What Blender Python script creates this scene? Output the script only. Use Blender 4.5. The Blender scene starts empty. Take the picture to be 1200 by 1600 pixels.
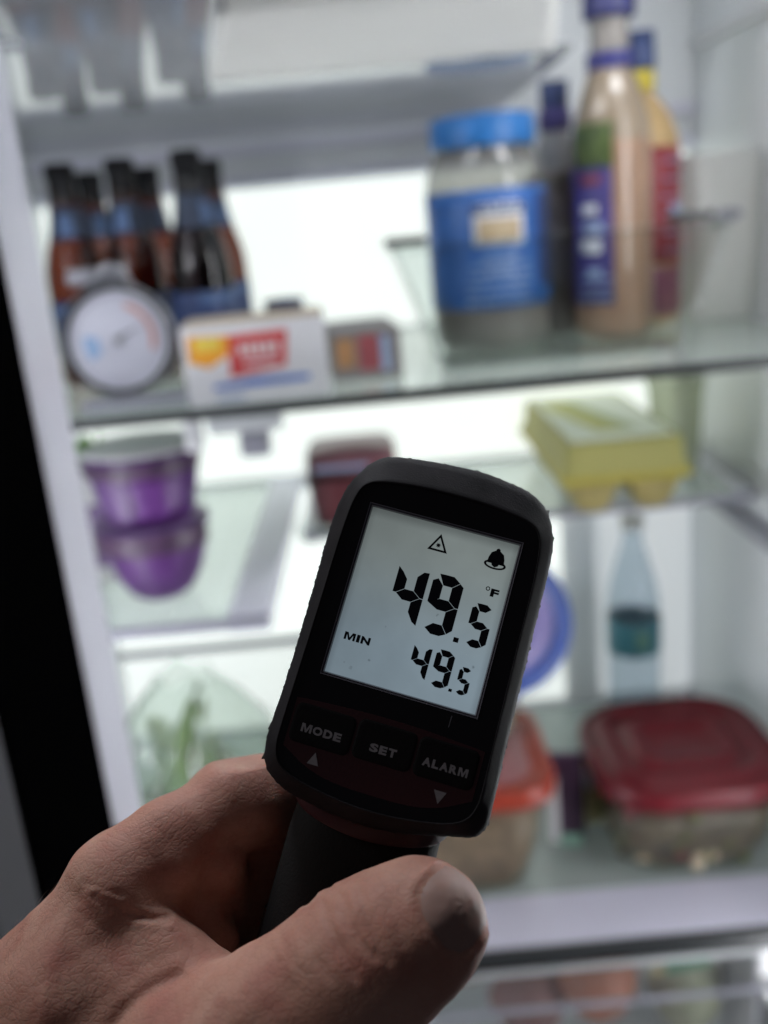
import bpy, bmesh, math, random
import numpy as np
from mathutils import Matrix, Vector
random.seed(7)
rng = np.random.RandomState(5)
scene = bpy.context.scene
COL = scene.collection
R = math.radians

# ------------------------------------------------------------------ camera
PITCH, ROLL = R(16.8), R(5.3)
F0 = Vector((0, math.cos(PITCH), -math.sin(PITCH)))
U0 = Vector((0, math.sin(PITCH), math.cos(PITCH)))
R0 = Vector((1, 0, 0))
CR = math.cos(ROLL) * R0 - math.sin(ROLL) * U0
CU = math.sin(ROLL) * R0 + math.cos(ROLL) * U0
CAM = Matrix((CR, CU, -F0)).transposed().to_4x4()
cam_data = bpy.data.cameras.new('camera')
cam = bpy.data.objects.new('camera', cam_data)
COL.objects.link(cam)
cam.matrix_world = CAM
cam_data.sensor_fit = 'VERTICAL'
cam_data.sensor_height = 24
cam_data.sensor_width = 18
cam_data.lens = 22.5
cam_data.clip_start = 0.01
cam_data.clip_end = 20
cam_data.dof.use_dof = True
cam_data.dof.focus_distance = 0.201
cam_data.dof.aperture_fstop = 5.4
scene.camera = cam

# ------------------------------------------------------------------ world, exposure
world = bpy.data.worlds.new('World')
scene.world = world
world.use_nodes = True
bg = world.node_tree.nodes['Background']
bg.inputs[0].default_value = (0.90, 0.86, 1.0, 1)
bg.inputs[1].default_value = 0.03
scene.view_settings.view_transform = 'Standard'
scene.view_settings.look = 'None'
scene.view_settings.exposure = 0
scene.view_settings.gamma = 1
cy = scene.cycles
cy.max_bounces = 10
cy.diffuse_bounces = 4
cy.glossy_bounces = 4
cy.transmission_bounces = 6
cy.transparent_max_bounces = 24
cy.caustics_reflective = False
cy.caustics_refractive = False
cy.use_denoising = True
cy.sample_clamp_indirect = 4

room = bpy.data.lights.new('room_lamp', 'AREA'); room.shape = 'DISK'; room.size = .5; room.energy = 5; room.color = (1.0, .93, .90)
room_o = bpy.data.objects.new('room_lamp', room); COL.objects.link(room_o)
room_o.location = (-1.3, .36, .75)
room_o.rotation_euler = (Vector((-.06, .2, -.12)) - room_o.location).to_track_quat('-Z', 'Y').to_euler()

top = bpy.data.lights.new('room_ceiling_lamp', 'AREA'); top.shape = 'DISK'; top.size = .3; top.energy = 14.0; top.color = (.92, .93, 1.0)
top_o = bpy.data.objects.new('room_ceiling_lamp', top); COL.objects.link(top_o)
top_o.location = (-.35, 1.1, 1.5)
top_o.rotation_euler = (Vector((0, .2, 0)) - top_o.location).to_track_quat('-Z', 'Y').to_euler()

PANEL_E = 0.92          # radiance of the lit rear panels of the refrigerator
FILL_E = (38.0, 13.0, 44.0, 24.0)   # radiance of the added fill lights, from the top compartment down

# ------------------------------------------------------------------ materials
def nodes_of(name):
    m = bpy.data.materials.new(name)
    m.use_nodes = True
    nt = m.node_tree
    return m, nt, nt.nodes, nt.links

def mat(name, col, rough=0.5, metal=0.0, var=0.08, vscale=8.0, bump=0.0, bscale=200.0, spec=0.5, coat=0.0, sss=0.0, col2=None):
    m, nt, N, L = nodes_of(name)
    p = N['Principled BSDF']
    tc = N.new('ShaderNodeTexCoord')
    nz = N.new('ShaderNodeTexNoise'); nz.inputs['Scale'].default_value = vscale; nz.inputs['Detail'].default_value = 5
    L.new(tc.outputs['Object'], nz.inputs['Vector'])
    mx = N.new('ShaderNodeMix'); mx.data_type = 'RGBA'
    a = [c * (1 - var) for c in col]
    b = col2 or [min(1, c * (1 + var)) for c in col]
    mx.inputs[6].default_value = (*a, 1); mx.inputs[7].default_value = (*b, 1)
    L.new(nz.outputs['Fac'], mx.inputs[0])
    L.new(mx.outputs[2], p.inputs['Base Color'])
    rr = N.new('ShaderNodeMapRange'); rr.inputs['To Min'].default_value = max(0, rough - .06); rr.inputs['To Max'].default_value = min(1, rough + .06)
    L.new(nz.outputs['Fac'], rr.inputs['Value']); L.new(rr.outputs[0], p.inputs['Roughness'])
    p.inputs['Metallic'].default_value = metal
    p.inputs['Specular IOR Level'].default_value = spec
    p.inputs['Coat Weight'].default_value = coat
    if sss:
        p.inputs['Subsurface Weight'].default_value = sss
        p.inputs['Subsurface Radius'].default_value = (1, .35, .2)
        p.inputs['Subsurface Scale'].default_value = 0.004
    if bump:
        n2 = N.new('ShaderNodeTexNoise'); n2.inputs['Scale'].default_value = bscale; n2.inputs['Detail'].default_value = 4
        L.new(tc.outputs['Object'], n2.inputs['Vector'])
        bp = N.new('ShaderNodeBump'); bp.inputs['Strength'].default_value = bump; bp.inputs['Distance'].default_value = 0.0005
        L.new(n2.outputs['Fac'], bp.inputs['Height']); L.new(bp.outputs[0], p.inputs['Normal'])
    return m

def clear(name, tint=(.96, .98, .97), rough=0.04, ior=1.5, diffuse=0.0, dcol=(.8, .85, .85)):
    """thin clear plastic or glass: tinted transparency with a Fresnel reflection and an optional milky share"""
    m, nt, N, L = nodes_of(name)
    N.remove(N['Principled BSDF'])
    out = N['Material Output']
    t = N.new('ShaderNodeBsdfTransparent'); t.inputs[0].default_value = (*tint, 1)
    g = N.new('ShaderNodeBsdfGlossy'); g.inputs['Roughness'].default_value = rough
    lw = N.new('ShaderNodeLayerWeight')
    pw = N.new('ShaderNodeMath'); pw.operation = 'POWER'; pw.inputs[1].default_value = 5; L.new(lw.outputs['Facing'], pw.inputs[0])
    fr = N.new('ShaderNodeMapRange'); fr.inputs['To Min'].default_value = ((ior - 1) / (ior + 1)) ** 2; fr.inputs['To Max'].default_value = 1.0
    L.new(pw.outputs[0], fr.inputs['Value'])
    d = N.new('ShaderNodeBsdfDiffuse'); d.inputs[0].default_value = (*dcol, 1)
    tl = N.new('ShaderNodeBsdfTranslucent'); tl.inputs[0].default_value = (*dcol, 1)
    md = N.new('ShaderNodeMixShader'); md.inputs[0].default_value = .5
    L.new(d.outputs[0], md.inputs[1]); L.new(tl.outputs[0], md.inputs[2])
    m1 = N.new('ShaderNodeMixShader'); m1.inputs[0].default_value = diffuse
    L.new(t.outputs[0], m1.inputs[1]); L.new(md.outputs[0], m1.inputs[2])
    m2 = N.new('ShaderNodeMixShader')
    L.new(fr.outputs[0], m2.inputs[0]); L.new(m1.outputs[0], m2.inputs[1]); L.new(g.outputs[0], m2.inputs[2])
    L.new(m2.outputs[0], out.inputs[0])
    return m

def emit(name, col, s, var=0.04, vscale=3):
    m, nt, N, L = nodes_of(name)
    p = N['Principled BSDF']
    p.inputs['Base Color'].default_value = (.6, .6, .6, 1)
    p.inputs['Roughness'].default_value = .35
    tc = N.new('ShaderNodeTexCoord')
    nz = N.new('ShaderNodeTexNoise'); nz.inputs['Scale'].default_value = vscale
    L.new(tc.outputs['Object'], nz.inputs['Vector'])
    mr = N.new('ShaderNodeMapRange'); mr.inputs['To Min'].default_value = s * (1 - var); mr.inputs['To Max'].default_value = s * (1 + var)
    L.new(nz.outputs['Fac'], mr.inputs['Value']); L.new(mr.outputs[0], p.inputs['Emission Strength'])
    p.inputs['Emission Color'].default_value = (*col, 1)
    return m

M = {}
M['liner'] = mat('liner_plastic', (.70, .72, .74), .28, var=.04, vscale=4)
M['wall_liner'] = mat('wall_liner', (.88, .90, .92), .3, var=.06, vscale=3)
M['door_liner'] = mat('door_liner', (.66, .66, .74), .4, var=.05)
M['black_gasket'] = mat('black_gasket', (.0009, .0009, .001), .95, spec=.0)
M['steel'] = mat('steel_skin', (.045, .045, .05), .6, metal=.0, spec=.2)
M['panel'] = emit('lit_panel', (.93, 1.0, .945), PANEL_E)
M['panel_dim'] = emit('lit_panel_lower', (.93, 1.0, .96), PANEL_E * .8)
for i_, e_ in enumerate(FILL_E): M['lamp%d' % i_] = emit('fill_light', (.95, .97, 1.0), e_)  # glow of the added cabinet fill lights
M['glass'] = clear('shelf_glass', (.945, .985, .965), .03, diffuse=.36, dcol=(.86, .93, .89))
M['glass_up'] = clear('upper_shelf_glass', (.85, .86, .87), .045, ior=1.55, diffuse=.30, dcol=(.62, .64, .66))
M['trim_dark'] = mat('trim_dark', (.018, .02, .022), .35)
M['trim_grey'] = mat('trim_grey', (.30, .30, .35), .4)
M['trim_light'] = mat('trim_light', (.50, .49, .58), .35)
M['milky'] = clear('milky_plastic', (.85, .88, .78), .12, diffuse=.5, dcol=(.62, .64, .52))
M['tub_white'] = clear('tub_white', (.9, .9, .88), .2, diffuse=.92, dcol=(.86, .86, .84))
M['bin'] = clear('bin_plastic', (.95, .965, .96), .05)
M['brown_glass'] = clear('brown_glass', (.30, .13, .075), .06)
M['dark_glass'] = clear('dark_brown_glass', (.10, .055, .06), .06)
M['cap_black'] = mat('cap_black', (.004, .004, .005), .5, spec=.15)
M['label_blue'] = mat('label_blue', (.012, .022, .05), .5, var=.5, vscale=60, col2=(.03, .05, .10))
M['label_crest'] = mat('label_crest', (.08, .14, .28), .5, var=.3, vscale=90)
M['label_navy'] = mat('label_navy', (.03, .05, .14), .5)
M['label_pale'] = mat('label_pale', (.33, .42, .62), .5)
M['white'] = mat('white_print', (.80, .80, .82), .5)
M['offwhite'] = mat('offwhite', (.68, .68, .66), .5)
M['silver'] = mat('silver_metal', (.34, .34, .36), .35, metal=.85)
M['dialface'] = mat('dial_face', (.62, .62, .70), .35, var=.02)
M['red'] = mat('red_print', (.55, .06, .06), .5)
M['orange'] = mat('orange_print', (.85, .36, .03), .5, var=.25, vscale=90)
M['blue'] = mat('blue_print', (.05, .16, .50), .5)
M['rail'] = mat('rail_pale', (.78, .77, .88), .35)
M['tan'] = mat('tan_board', (.55, .45, .33), .7)

# ------------------------------------------------------------------ mesh helpers
def link_mesh(name, verts, faces, material, parent=None, smooth=True, mats=None, fmat=None):
    me = bpy.data.meshes.new(name)
    me.from_pydata([tuple(v) for v in verts], [], faces)
    me.update()
    o = bpy.data.objects.new(name, me)
    COL.objects.link(o)
    for mm in (mats or [material]):
        me.materials.append(mm)
    if fmat:
        for p, i in zip(me.polygons, fmat):
            p.material_index = i
    if smooth:
        me.polygons.foreach_set('use_smooth', [True] * len(me.polygons))
    if parent is not None:
        o.parent = parent
    return o

def link_bm(name, bm, material, parent=None, smooth=False):
    me = bpy.data.meshes.new(name)
    bmesh.ops.recalc_face_normals(bm, faces=bm.faces)
    bm.to_mesh(me); bm.free()
    o = bpy.data.objects.new(name, me)
    COL.objects.link(o)
    me.materials.append(material)
    if smooth:
        me.polygons.foreach_set('use_smooth', [True] * len(me.polygons))
    if parent is not None:
        o.parent = parent
    return o

def box(name, material, x0, x1, y0, y1, z0, z1, parent=None, bevel=0.0, rz=0.0, seg=2, label=None):
    bm = bmesh.new()
    bmesh.ops.create_cube(bm, size=1)
    cx, cy_, cz = (x0 + x1) / 2, (y0 + y1) / 2, (z0 + z1) / 2
    for v in bm.verts:
        v.co = Vector((v.co.x * (x1 - x0), v.co.y * (y1 - y0), v.co.z * (z1 - z0)))
    if bevel:
        bmesh.ops.bevel(bm, geom=list(bm.edges), offset=bevel, segments=seg, affect='EDGES', profile=.5)
    rot = Matrix.Rotation(rz, 4, 'Z')
    for v in bm.verts:
        v.co = rot @ v.co + Vector((cx, cy_, cz))
    o = link_bm(name, bm, material, parent)
    if label: o['label'] = label
    return o

def lathe(name, material, prof, parent=None, seg=48, wob=0.0, sx=1.0, power=2.0):
    """revolve (radius, z); power > 2 gives a rounded-square plan"""
    n = len(prof); V = []; Fc = []
    for i, (r, z) in enumerate(prof):
        for k in range(seg):
            a = 2 * math.pi * k / seg
            c, s = math.cos(a), math.sin(a)
            q = (abs(c) ** power + abs(s) ** power) ** (-1 / power)
            rr = max(r, 1e-5) * q * (1 + wob * math.sin(3 * a + i))
            V.append((rr * c * sx, rr * s, z))
    for i in range(n - 1):
        for k in range(seg):
            k2 = (k + 1) % seg
            Fc.append((i * seg + k, i * seg + k2, (i + 1) * seg + k2, (i + 1) * seg + k))
    return link_mesh(name, V, Fc, material, parent)

def tube(name, material, pts, r, parent=None, seg=10, closed=False):
    pts = [Vector(p) for p in pts]
    V = []; Fc = []; n = len(pts)
    rad = r if isinstance(r, (list, tuple)) else [r] * n
    for i, p in enumerate(pts):
        a = pts[i - 1] if (i > 0 or closed) else p
        b = pts[(i + 1) % n] if (i < n - 1 or closed) else p
        d = (b - a).normalized()
        up = Vector((0, 0, 1)) if abs(d.z) < .9 else Vector((1, 0, 0))
        x = d.cross(up).normalized(); y = x.cross(d)
        for k in range(seg):
            t = 2 * math.pi * k / seg
            V.append(p + rad[i] * (math.cos(t) * x + math.sin(t) * y))
    m = n if closed else n - 1
    for i in range(m):
        for k in range(seg):
            k2 = (k + 1) % seg; j = (i + 1) % n
            Fc.append((i * seg + k, i * seg + k2, j * seg + k2, j * seg + k))
    if not closed:
        Fc.append(tuple(range(seg))); Fc.append(tuple(range((n - 1) * seg, n * seg)))
    return link_mesh(name, V, Fc, material, parent)

def curved_label(name, material, r, z0, z1, a0, a1, parent, dz=None, seg=24, power=2.0, rf=None):
    """a printed sheet on a round body; angle -90 deg faces the camera (towards -y)"""
    V = []; Fc = []
    rows = 6
    for j in range(rows + 1):
        for k in range(seg + 1):
            a = R(a0 + (a1 - a0) * k / seg)
            z = z0 + (z1 - z0) * j / rows
            c, s = math.cos(a), math.sin(a)
            q = (abs(c) ** power + abs(s) ** power) ** (-1 / power)
            rr = (rf(z) if rf else r) * q
            V.append((rr * c, rr * s, z))
    for j in range(rows):
        for k in range(seg):
            a = j * (seg + 1) + k
            Fc.append((a, a + 1, a + seg + 2, a + seg + 1))
    o = link_mesh(name, V, Fc, material, parent)
    sol = o.modifiers.new('thick', 'SOLIDIFY'); sol.thickness = .0003; sol.offset = 1
    return o

def thing(name, label, cat, loc=(0, 0, 0), rz=0.0, group=None):
    o = bpy.data.objects.new(name, None)
    COL.objects.link(o)
    o.empty_display_size = .02
    o.location = loc; o.rotation_euler = (0, 0, rz)
    tag(o, label, cat, group)
    return o

def tag(o, label, cat, group=None):
    o['label'] = label; o['category'] = cat
    if group: o['group'] = group
    return o

def kids(o): return [c for c in COL.objects if c.parent is o]
def copy_tree(o, parent=None):
    c = o.copy(); COL.objects.link(c)
    if parent is not None: c.parent = parent
    for k in kids(o): copy_tree(k, c)
    return c

# ================================================================== REFRIGERATOR
SB, SC, SD, SA = -.146, -.350, -.760, .120      # shelf heights below / above the eye
YF, YB = .845, 1.38
XL, XR = -.43, .465
ZT, ZB = .33, -1.18
fr = thing('refrigerator', 'open refrigerator cabinet with white lined walls and brightly lit rear', 'refrigerator', (0, YB, ZB))
fr_off = Vector((0, -YB, -ZB))
def fpart(o, parent=fr):
    o.parent = parent
    if parent is fr: o.location = fr_off
    return o
fpart(box('side_wall', M['wall_liner'], XL - .05, XL, .62, YB + .05, ZB, ZT))
fpart(box('side_wall', M['wall_liner'], XR, XR + .05, .62, YB + .05, ZB, ZT))
fpart(box('ceiling', M['wall_liner'], XL - .05, XR + .05, .62, YB + .05, ZT + .001, ZT + .05))
fpart(box('floor', M['liner'], XL - .05, XR + .05, .62, YB + .05, ZB - .05, ZB - .001))
rw = fpart(box('rear_wall', M['wall_liner'], XL + .001, XR - .001, YB, YB + .05, ZB, ZT - .001))
# moulded steps in the rear wall above the lit panel
for z, h, d in ((.108, .016, .012), (.066, .012, .018)):
    fpart(box('rear_moulding', M['rail'], XL + .002, XR - .002, YB - d, YB - .001, z - h / 2, z + h / 2, bevel=.003))
# lit panels, one behind each compartment
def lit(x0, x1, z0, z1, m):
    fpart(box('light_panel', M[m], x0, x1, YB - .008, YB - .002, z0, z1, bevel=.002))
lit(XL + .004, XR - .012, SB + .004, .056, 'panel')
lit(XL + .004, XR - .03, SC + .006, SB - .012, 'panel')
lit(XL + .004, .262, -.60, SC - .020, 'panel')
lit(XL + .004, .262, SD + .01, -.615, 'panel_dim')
M['wall_glow'] = emit('soft_wall_glow', (.90, .96, 1.0), .40)  # added glow to brighten the lower right rear wall, no lamp there
lit(.318, XR - .004, SD + .01, SC - .020, 'wall_glow')
# frames between the panels (thin grey joints)
for z in (-.608,):
    fpart(box('rear_moulding', M['trim_grey'], XL + .002, .262, YB - .010, YB - .001, z - .006, z + .006, bevel=.002))
# right wall ledges, plus a white strip painting the bright streak high up
def ledge(x0, x1, yz0, yz1, h, m):
    (ya, za), (yb, zb) = yz0, yz1
    V = []
    for (y, z) in ((ya, za), (yb, zb)):
        for x in (x0, x1):
            for s in (-h / 2, h / 2): V.append((x, y, z + s))
    Fc = [(0, 1, 3, 2), (4, 6, 7, 5), (0, 4, 5, 1), (2, 3, 7, 6), (0, 2, 6, 4), (1, 5, 7, 3)]
    return fpart(link_mesh('wall_ledge', V, Fc, m, None, smooth=False))
ledge(XR - .016, XR - .001, (.66, -.405), (YB - .02, -.405), .016, M['trim_grey'])
ledge(XR - .010, XR - .001, (.66, -.350), (YB - .02, -.350), .030, M['liner'])
ledge(XR - .014, XR - .001, (.66, .183), (YB - .02, .183), .010, M['white'])
ledge(XL + .001, XL + .014, (.66, SB - .006), (YB - .02, SB - .006), .012, M['liner'])
ledge(XR - .016, XR - .001, (.66, SB - .010), (YB - .02, SB - .010), .012, M['liner'])
# unseen ceiling glows added near the cabinet's front edge to light its contents
for cx in (-.05, .33):
    fpart(box('ceiling_fill', M['lamp0'], cx - .08, cx + .08, .80, .835, ZT - .012, ZT - .002, bevel=.003))
# unseen glowing columns added on both side walls to brighten the compartments
for xa, xb in ((XL + .0005, XL + .008), (XR - .008, XR - .0005)):
    for k_, (za, zb) in enumerate(((SB + .03, ZT - .05), (SC + .03, SB - .03), (SD + .05, SC - .04), (-1.05, SD - .04))):
        if xa < 0 and k_ == 0: za = .02
        fpart(box('side_fill', M['lamp%d' % k_], xa, xb, .655, .690, za, zb, bevel=.002))
# the closed left door seen along its free edge
door = fpart(thing('door', '', '', (0, 0, 0))); del door['label']; del door['category']
def dpart(o): o.parent = door; return o
dpart(box('door_skin', M['steel'], -.62, -.2015, .385, .436, ZB, .42, bevel=.003))
dpart(box('gasket_edge', M['black_gasket'], -.60, -.2005, .4365, .5660, ZB, .42, bevel=.003))
dpart(box('inner_liner', M['door_liner'], -.60, -.2000, .5665, .632, ZB, .42, bevel=.006, seg=4))

# ------------------------------------------------------------------ shelves
def shelf(label, x0, x1, y0, y1, z, front='trim_dark', fh=.010, rails=True, railw=.028, glass='glass', raildrop=.020):
    t = thing('glass_shelf', label, 'shelf', ((x0 + x1) / 2, y1, z))
    off = Vector((-(x0 + x1) / 2, -y1, -z))
    def p(o): o.parent = t; o.location = off; return o
    rw_ = railw + .001 if rails else .001
    p(box('glass_pane', M[glass], x0 + rw_, x1 - rw_, y0 + .006, y1, z - .005, z, bevel=.0008))
    p(box('front_trim', M[front], x0, x1, y0 - .004, y0 + .006, z - fh, z + .0015, bevel=.002))
    if rails:
        for xa, xb in ((x0, x0 + railw), (x1 - railw, x1)):
            p(box('side_rail', M['rail'], xa, xb, y0 + .008, y1 - .005, z - raildrop, z + .003, bevel=.003))
    return t
shelf('wide glass shelf with dark front edge under the blue-lidded jar', XL + .016, XR - .018, YF, YB - .012, SB, fh=.0085, rails=False)
shelf('glass shelf with grey rails under the purple cups', XL + .016, -.118, YF + .005, YB - .012, SC, front='trim_grey', fh=.010, raildrop=.018, railw=.042)
shelf('half-depth glass shelf under the egg carton', -.100, XR - .020, 1.095, YB - .012, SC, front='trim_grey', fh=.008, raildrop=.014, railw=.02)
top_shelf = shelf('highest glass shelf reflecting the beer bottles, its right part lined in white', XL + .006, .19, .62, YB - .012, SA + .005, front='trim_grey', rails=False, glass='glass_up')
for c_ in [c for c in COL.objects if c.parent is top_shelf]:
    bpy.data.objects.remove(c_)
toff = Vector((-(XL + .006 + .19) / 2, -(YB - .012), -(SA + .005)))
def prism(name, material, P, z0, z1):
    n = len(P)
    V = [(x, y, z0) for x, y in P] + [(x, y, z1) for x, y in P]
    Fc = [tuple(range(n))[::-1], tuple(range(n, 2 * n))] + [(i, (i + 1) % n, n + (i + 1) % n, n + i) for i in range(n)]
    return link_mesh(name, V, Fc, material, None, smooth=False)
o = prism('glass_pane', M['glass_up'], [(XL + .007, .66), (-.188, .66), (-.188, .54), (-.060, .54), (-.109, .856), (.189, .856), (.189, YB - .012), (XL + .007, YB - .012)], SA, SA + .005)
o.parent = top_shelf; o.location = toff
V = []; Fc = []
for j in range(25):
    t = j / 24
    yb_ = .850 - .004 * math.sin(17 * t + 1) - .006 * max(0, math.sin(5 * t + 2.2)) - .004 * math.sin(41 * t)
    xl_ = -.107 + .279 * t
    for i in range(13):
        u_ = i / 12
        V.append((xl_ + (.049 * (1 - t) - .056 * t) * (1 - u_), .54 + (yb_ - .54) * u_, SA - .001 + .0015 * math.sin(9 * u_ + 5 * t) * (1 - u_)))
for j in range(24):
    for i in range(12):
        a = j * 13 + i
        Fc.append((a, a + 1, a + 14, a + 13))
o = link_mesh('white_liner', V, Fc, mat('liner_sheet', (.80, .80, .77), .6, var=.05, vscale=14), top_shelf); o.location = toff
sol = o.modifiers.new('thick', 'SOLIDIFY'); sol.thickness = .002
lo = shelf('bottom glass shelf with wide pale front trim and dark edge', XL + .016, XR - .018, YF, YB - .012, SD, fh=.018, rails=False)
o = box('pale_trim', M['trim_light'], XL + .018, XR - .020, YF + .0065, YF + .085, SD + .0006, SD + .004, bevel=.0015)
o.parent = lo; o.location = Vector((-(XL + .016 + XR - .018) / 2, -(YB - .012), -SD))
# centre bracket below the wide shelf
br = thing('shelf_bracket', 'small white plastic bracket hanging under the wide glass shelf', 'bracket', (-.105, .875, SB - .006))
box('bracket_plate', M['liner'], -.05, .02, -.010, .012, -.022, -.001, br, bevel=.004)
box('bracket_hook', M['trim_grey'], -.022, .006, -.008, .010, -.046, -.0225, br, bevel=.004)
box('bracket_lug', M['white'], -.072, -.056, -.008, .010, -.036, -.001, br, bevel=.003)

# ================================================================== BEER BOTTLES
def beer_bottle(glass, neck_label='label_blue', body_label='label_navy'):
    t = thing('beer_bottle', '', 'bottle')
    G = [(.001, .0), (.028, .0), (.0320, .004), (.0325, .02), (.0325, .112), (.0312, .126), (.0265, .145), (.0200, .164), (.0168, .182), (.0155, .200), (.0150, .214), (.0146, .2145), (.0142, .2185), (.0128, .220)]
    lathe('glass_body', M[glass], G, t)
    lathe('crown_cap', M['cap_black'], [(.001, .2335), (.0140, .2335), (.0156, .231), (.0166, .221), (.0150, .2175), (.0152, .204), (.0156, .194)], t, seg=42, wob=.0)
    ring = [(r, z) for r, z in G]
    def rf(z):
        for (r0, z0), (r1, z1) in zip(G, G[1:]):
            if z0 <= z <= z1 and z1 > z0: return r0 + (r1 - r0) * (z - z0) / (z1 - z0) + .0004
        return .014
    nl = curved_label('neck_label', M[neck_label], 0, .156, .190, 0, 359.9, t, seg=36, rf=rf)
    curved_label('body_label', M[body_label], 0, .035, .092, 0, 359.9, t, seg=36, rf=rf)
    # pale crest printed on the neck label
    curved_label('neck_crest', M['label_crest'], 0, .160, .182, -112, -68, t, seg=8, rf=lambda z: rf(z) + .0005)
    curved_label('label_band', M['label_crest'], 0, .080, .088, -150, -30, t, seg=20, rf=lambda z: rf(z) + .0005)
    return t
b_brown = beer_bottle('brown_glass')
b_dark = beer_bottle('dark_glass')
specs = [(-.311, 1.09, b_brown, 'brown glass beer bottle at the far left of the front row'),
         (-.247, 1.09, b_brown, 'middle front beer bottle with pale blue crest on its neck label'),
         (-.171, 1.06, b_dark, 'tallest-looking dark beer bottle beside the white carton'),
         (-.322, 1.25, b_brown, 'beer bottle behind and between the two left front bottles'),
         (-.252, 1.25, b_brown, 'beer bottle partly hidden behind the middle front bottle'),
         (-.172, 1.22, b_brown, 'beer bottle partly hidden behind the dark bottle')]
used = set()
for i, (x, y, proto, lab) in enumerate(specs):
    if proto.name in used: o = copy_tree(proto)
    else: o = proto; used.add(proto.name)
    o.location = (x, y, SB + .0005)
    o.rotation_euler.z = R([8, -4, 60, 30, -60, 45][i])
    tag(o, lab, 'bottle', 'beer bottles on the wide shelf')

# ================================================================== DIAL THERMOMETER
dt = thing('dial_thermometer', 'round silver dial thermometer with white face standing at shelf front', 'thermometer', (-.226, .885, SB))
dt.rotation_euler = (R(-6), 0, R(4))
def disc_prof(name, material, prof, parent, cz, yoff=0):
    o = lathe(name, material, prof, parent, seg=64)
    o.rotation_euler = (R(90), 0, 0); o.location = (0, yoff, cz)
    return o
CZ = .064
disc_prof('case', M['silver'], [(.001, -.016), (.046, -.016), (.0505, -.012), (.0515, .006), (.0500, .010), (.0470, .010), (.0455, .006), (.0455, .003)], dt, CZ)
face = disc_prof('dial_face', M['dialface'], [(.001, .0040), (.0454, .0040)], dt, CZ)
disc_prof('rim_shadow', M['trim_dark'], [(.0445, .0068), (.0475, .0112), (.0497, .0108)], dt, CZ)  # dark ring painting the shadow inside the bezel
def face_shape(name, material, pts, h=.0047):
    n = len(pts)
    V = [(x, y, h) for x, y in pts] + [(x, y, h - .0004) for x, y in pts]
    Fc = [tuple(range(n))] + [(i, (i + 1) % n, n + (i + 1) % n, n + i) for i in range(n)]
    return link_mesh(name, V, Fc, material, face, smooth=False)
def arc(r0, r1, a0, a1, n=14):
    a = [R(a0 + (a1 - a0) * k / n) for k in range(n + 1)]
    return [(r1 * math.cos(t), r1 * math.sin(t)) for t in a] + [(r0 * math.cos(t), r0 * math.sin(t)) for t in reversed(a)]
M['dial_red'] = mat('dial_red', (.62, .36, .34), .5)
M['dial_blue'] = mat('dial_blue', (.30, .44, .66), .5)
M['ink'] = mat('ink', (.10, .10, .12), .5)
face_shape('red_zone', M['dial_red'], arc(.029, .0345, -20, 72))
face_shape('blue_zone', M['dial_blue'], arc(.018, .031, 168, 212))
for k in range(28):
    face_shape('scale_tick', M['ink'], arc(.0375, .0405, 225 - k * 10 - .6, 225 - k * 10 + .6, 2))
face_shape('pointer', M['ink'], [(-.003, -.001), (.026, .012), (-.001, .003)], .0058)
disc = lathe('hub', M['silver'], [(.001, .0085), (.0035, .008), (.0045, .0048)], face, seg=20)
tube('hanger', M['silver'], [(-.018, -.004, .111), (-.012, -.004, .124), (.0, -.004, .130), (.012, -.004, .124), (.018, -.004, .111)], .0035, dt)
box('hanger_plate', M['silver'], -.040, .008, .006, .010, .116, .130, dt, bevel=.003)
box('foot', M['trim_grey'], -.040, .058, -.018, .022, .001, .0115, dt, bevel=.004)

# ================================================================== CARTONS
def printed(o_parent, name, material, x0, x1, z0, z1, y=-.0006, pts=None):
    """a flat print on a front face (towards -y)"""
    pts = pts or [(x0, z0), (x1, z0), (x1, z1), (x0, z1)]
    V = [(x, y, z) for x, z in pts] + [(x, y + .0004, z) for x, z in pts]
    n = len(pts)
    Fc = [tuple(range(n))] + [(i, (i + 1) % n, n + (i + 1) % n, n + i) for i in range(n)]
    return link_mesh(name, V, Fc, material, o_parent, smooth=False)
ct = thing('food_carton', 'white cardboard food carton with orange picture, red badge and blue stripe', 'carton', (-.165, .858, SB + .0006), R(3))
box('board', M['white'], 0, .128, 0, .085, 0, .071, ct, bevel=.001)
box('top_flap', M['tan'], .001, .127, .002, .084, .0712, .0722, ct)
printed(ct, 'orange_picture', M['orange'], 0, 0, 0, 0, pts=[(.005, .040), (.022, .034), (.040, .044), (.044, .061), (.006, .063)])
M['pic_yellow'] = mat('pic_yellow', (.85, .62, .10), .5, var=.3, vscale=150)
printed(ct, 'yellow_picture', M['pic_yellow'], .012, .034, .050, .060, -.0011)
badge = printed(ct, 'red_badge', M['red'], 0, 0, 0, 0, -.0008, pts=[(.040, .024), (.090, .030), (.094, .062), (.042, .061)])
for k in range(5):
    x = .050 + k * .0075
    printed(badge, 'badge_letter', M['white'], x, x + .005, .043, .052, -.0014)
printed(badge, 'badge_line', M['white'], .053, .084, .034, .037, -.0014)
printed(ct, 'blue_stripe', M['blue'], 0, 0, 0, 0, pts=[(.024, .014), (.110, .016), (.110, .021), (.060, .022), (.024, .018)])
printed(ct, 'small_print', M['label_pale'], .026, .05, .004, .007)
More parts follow.
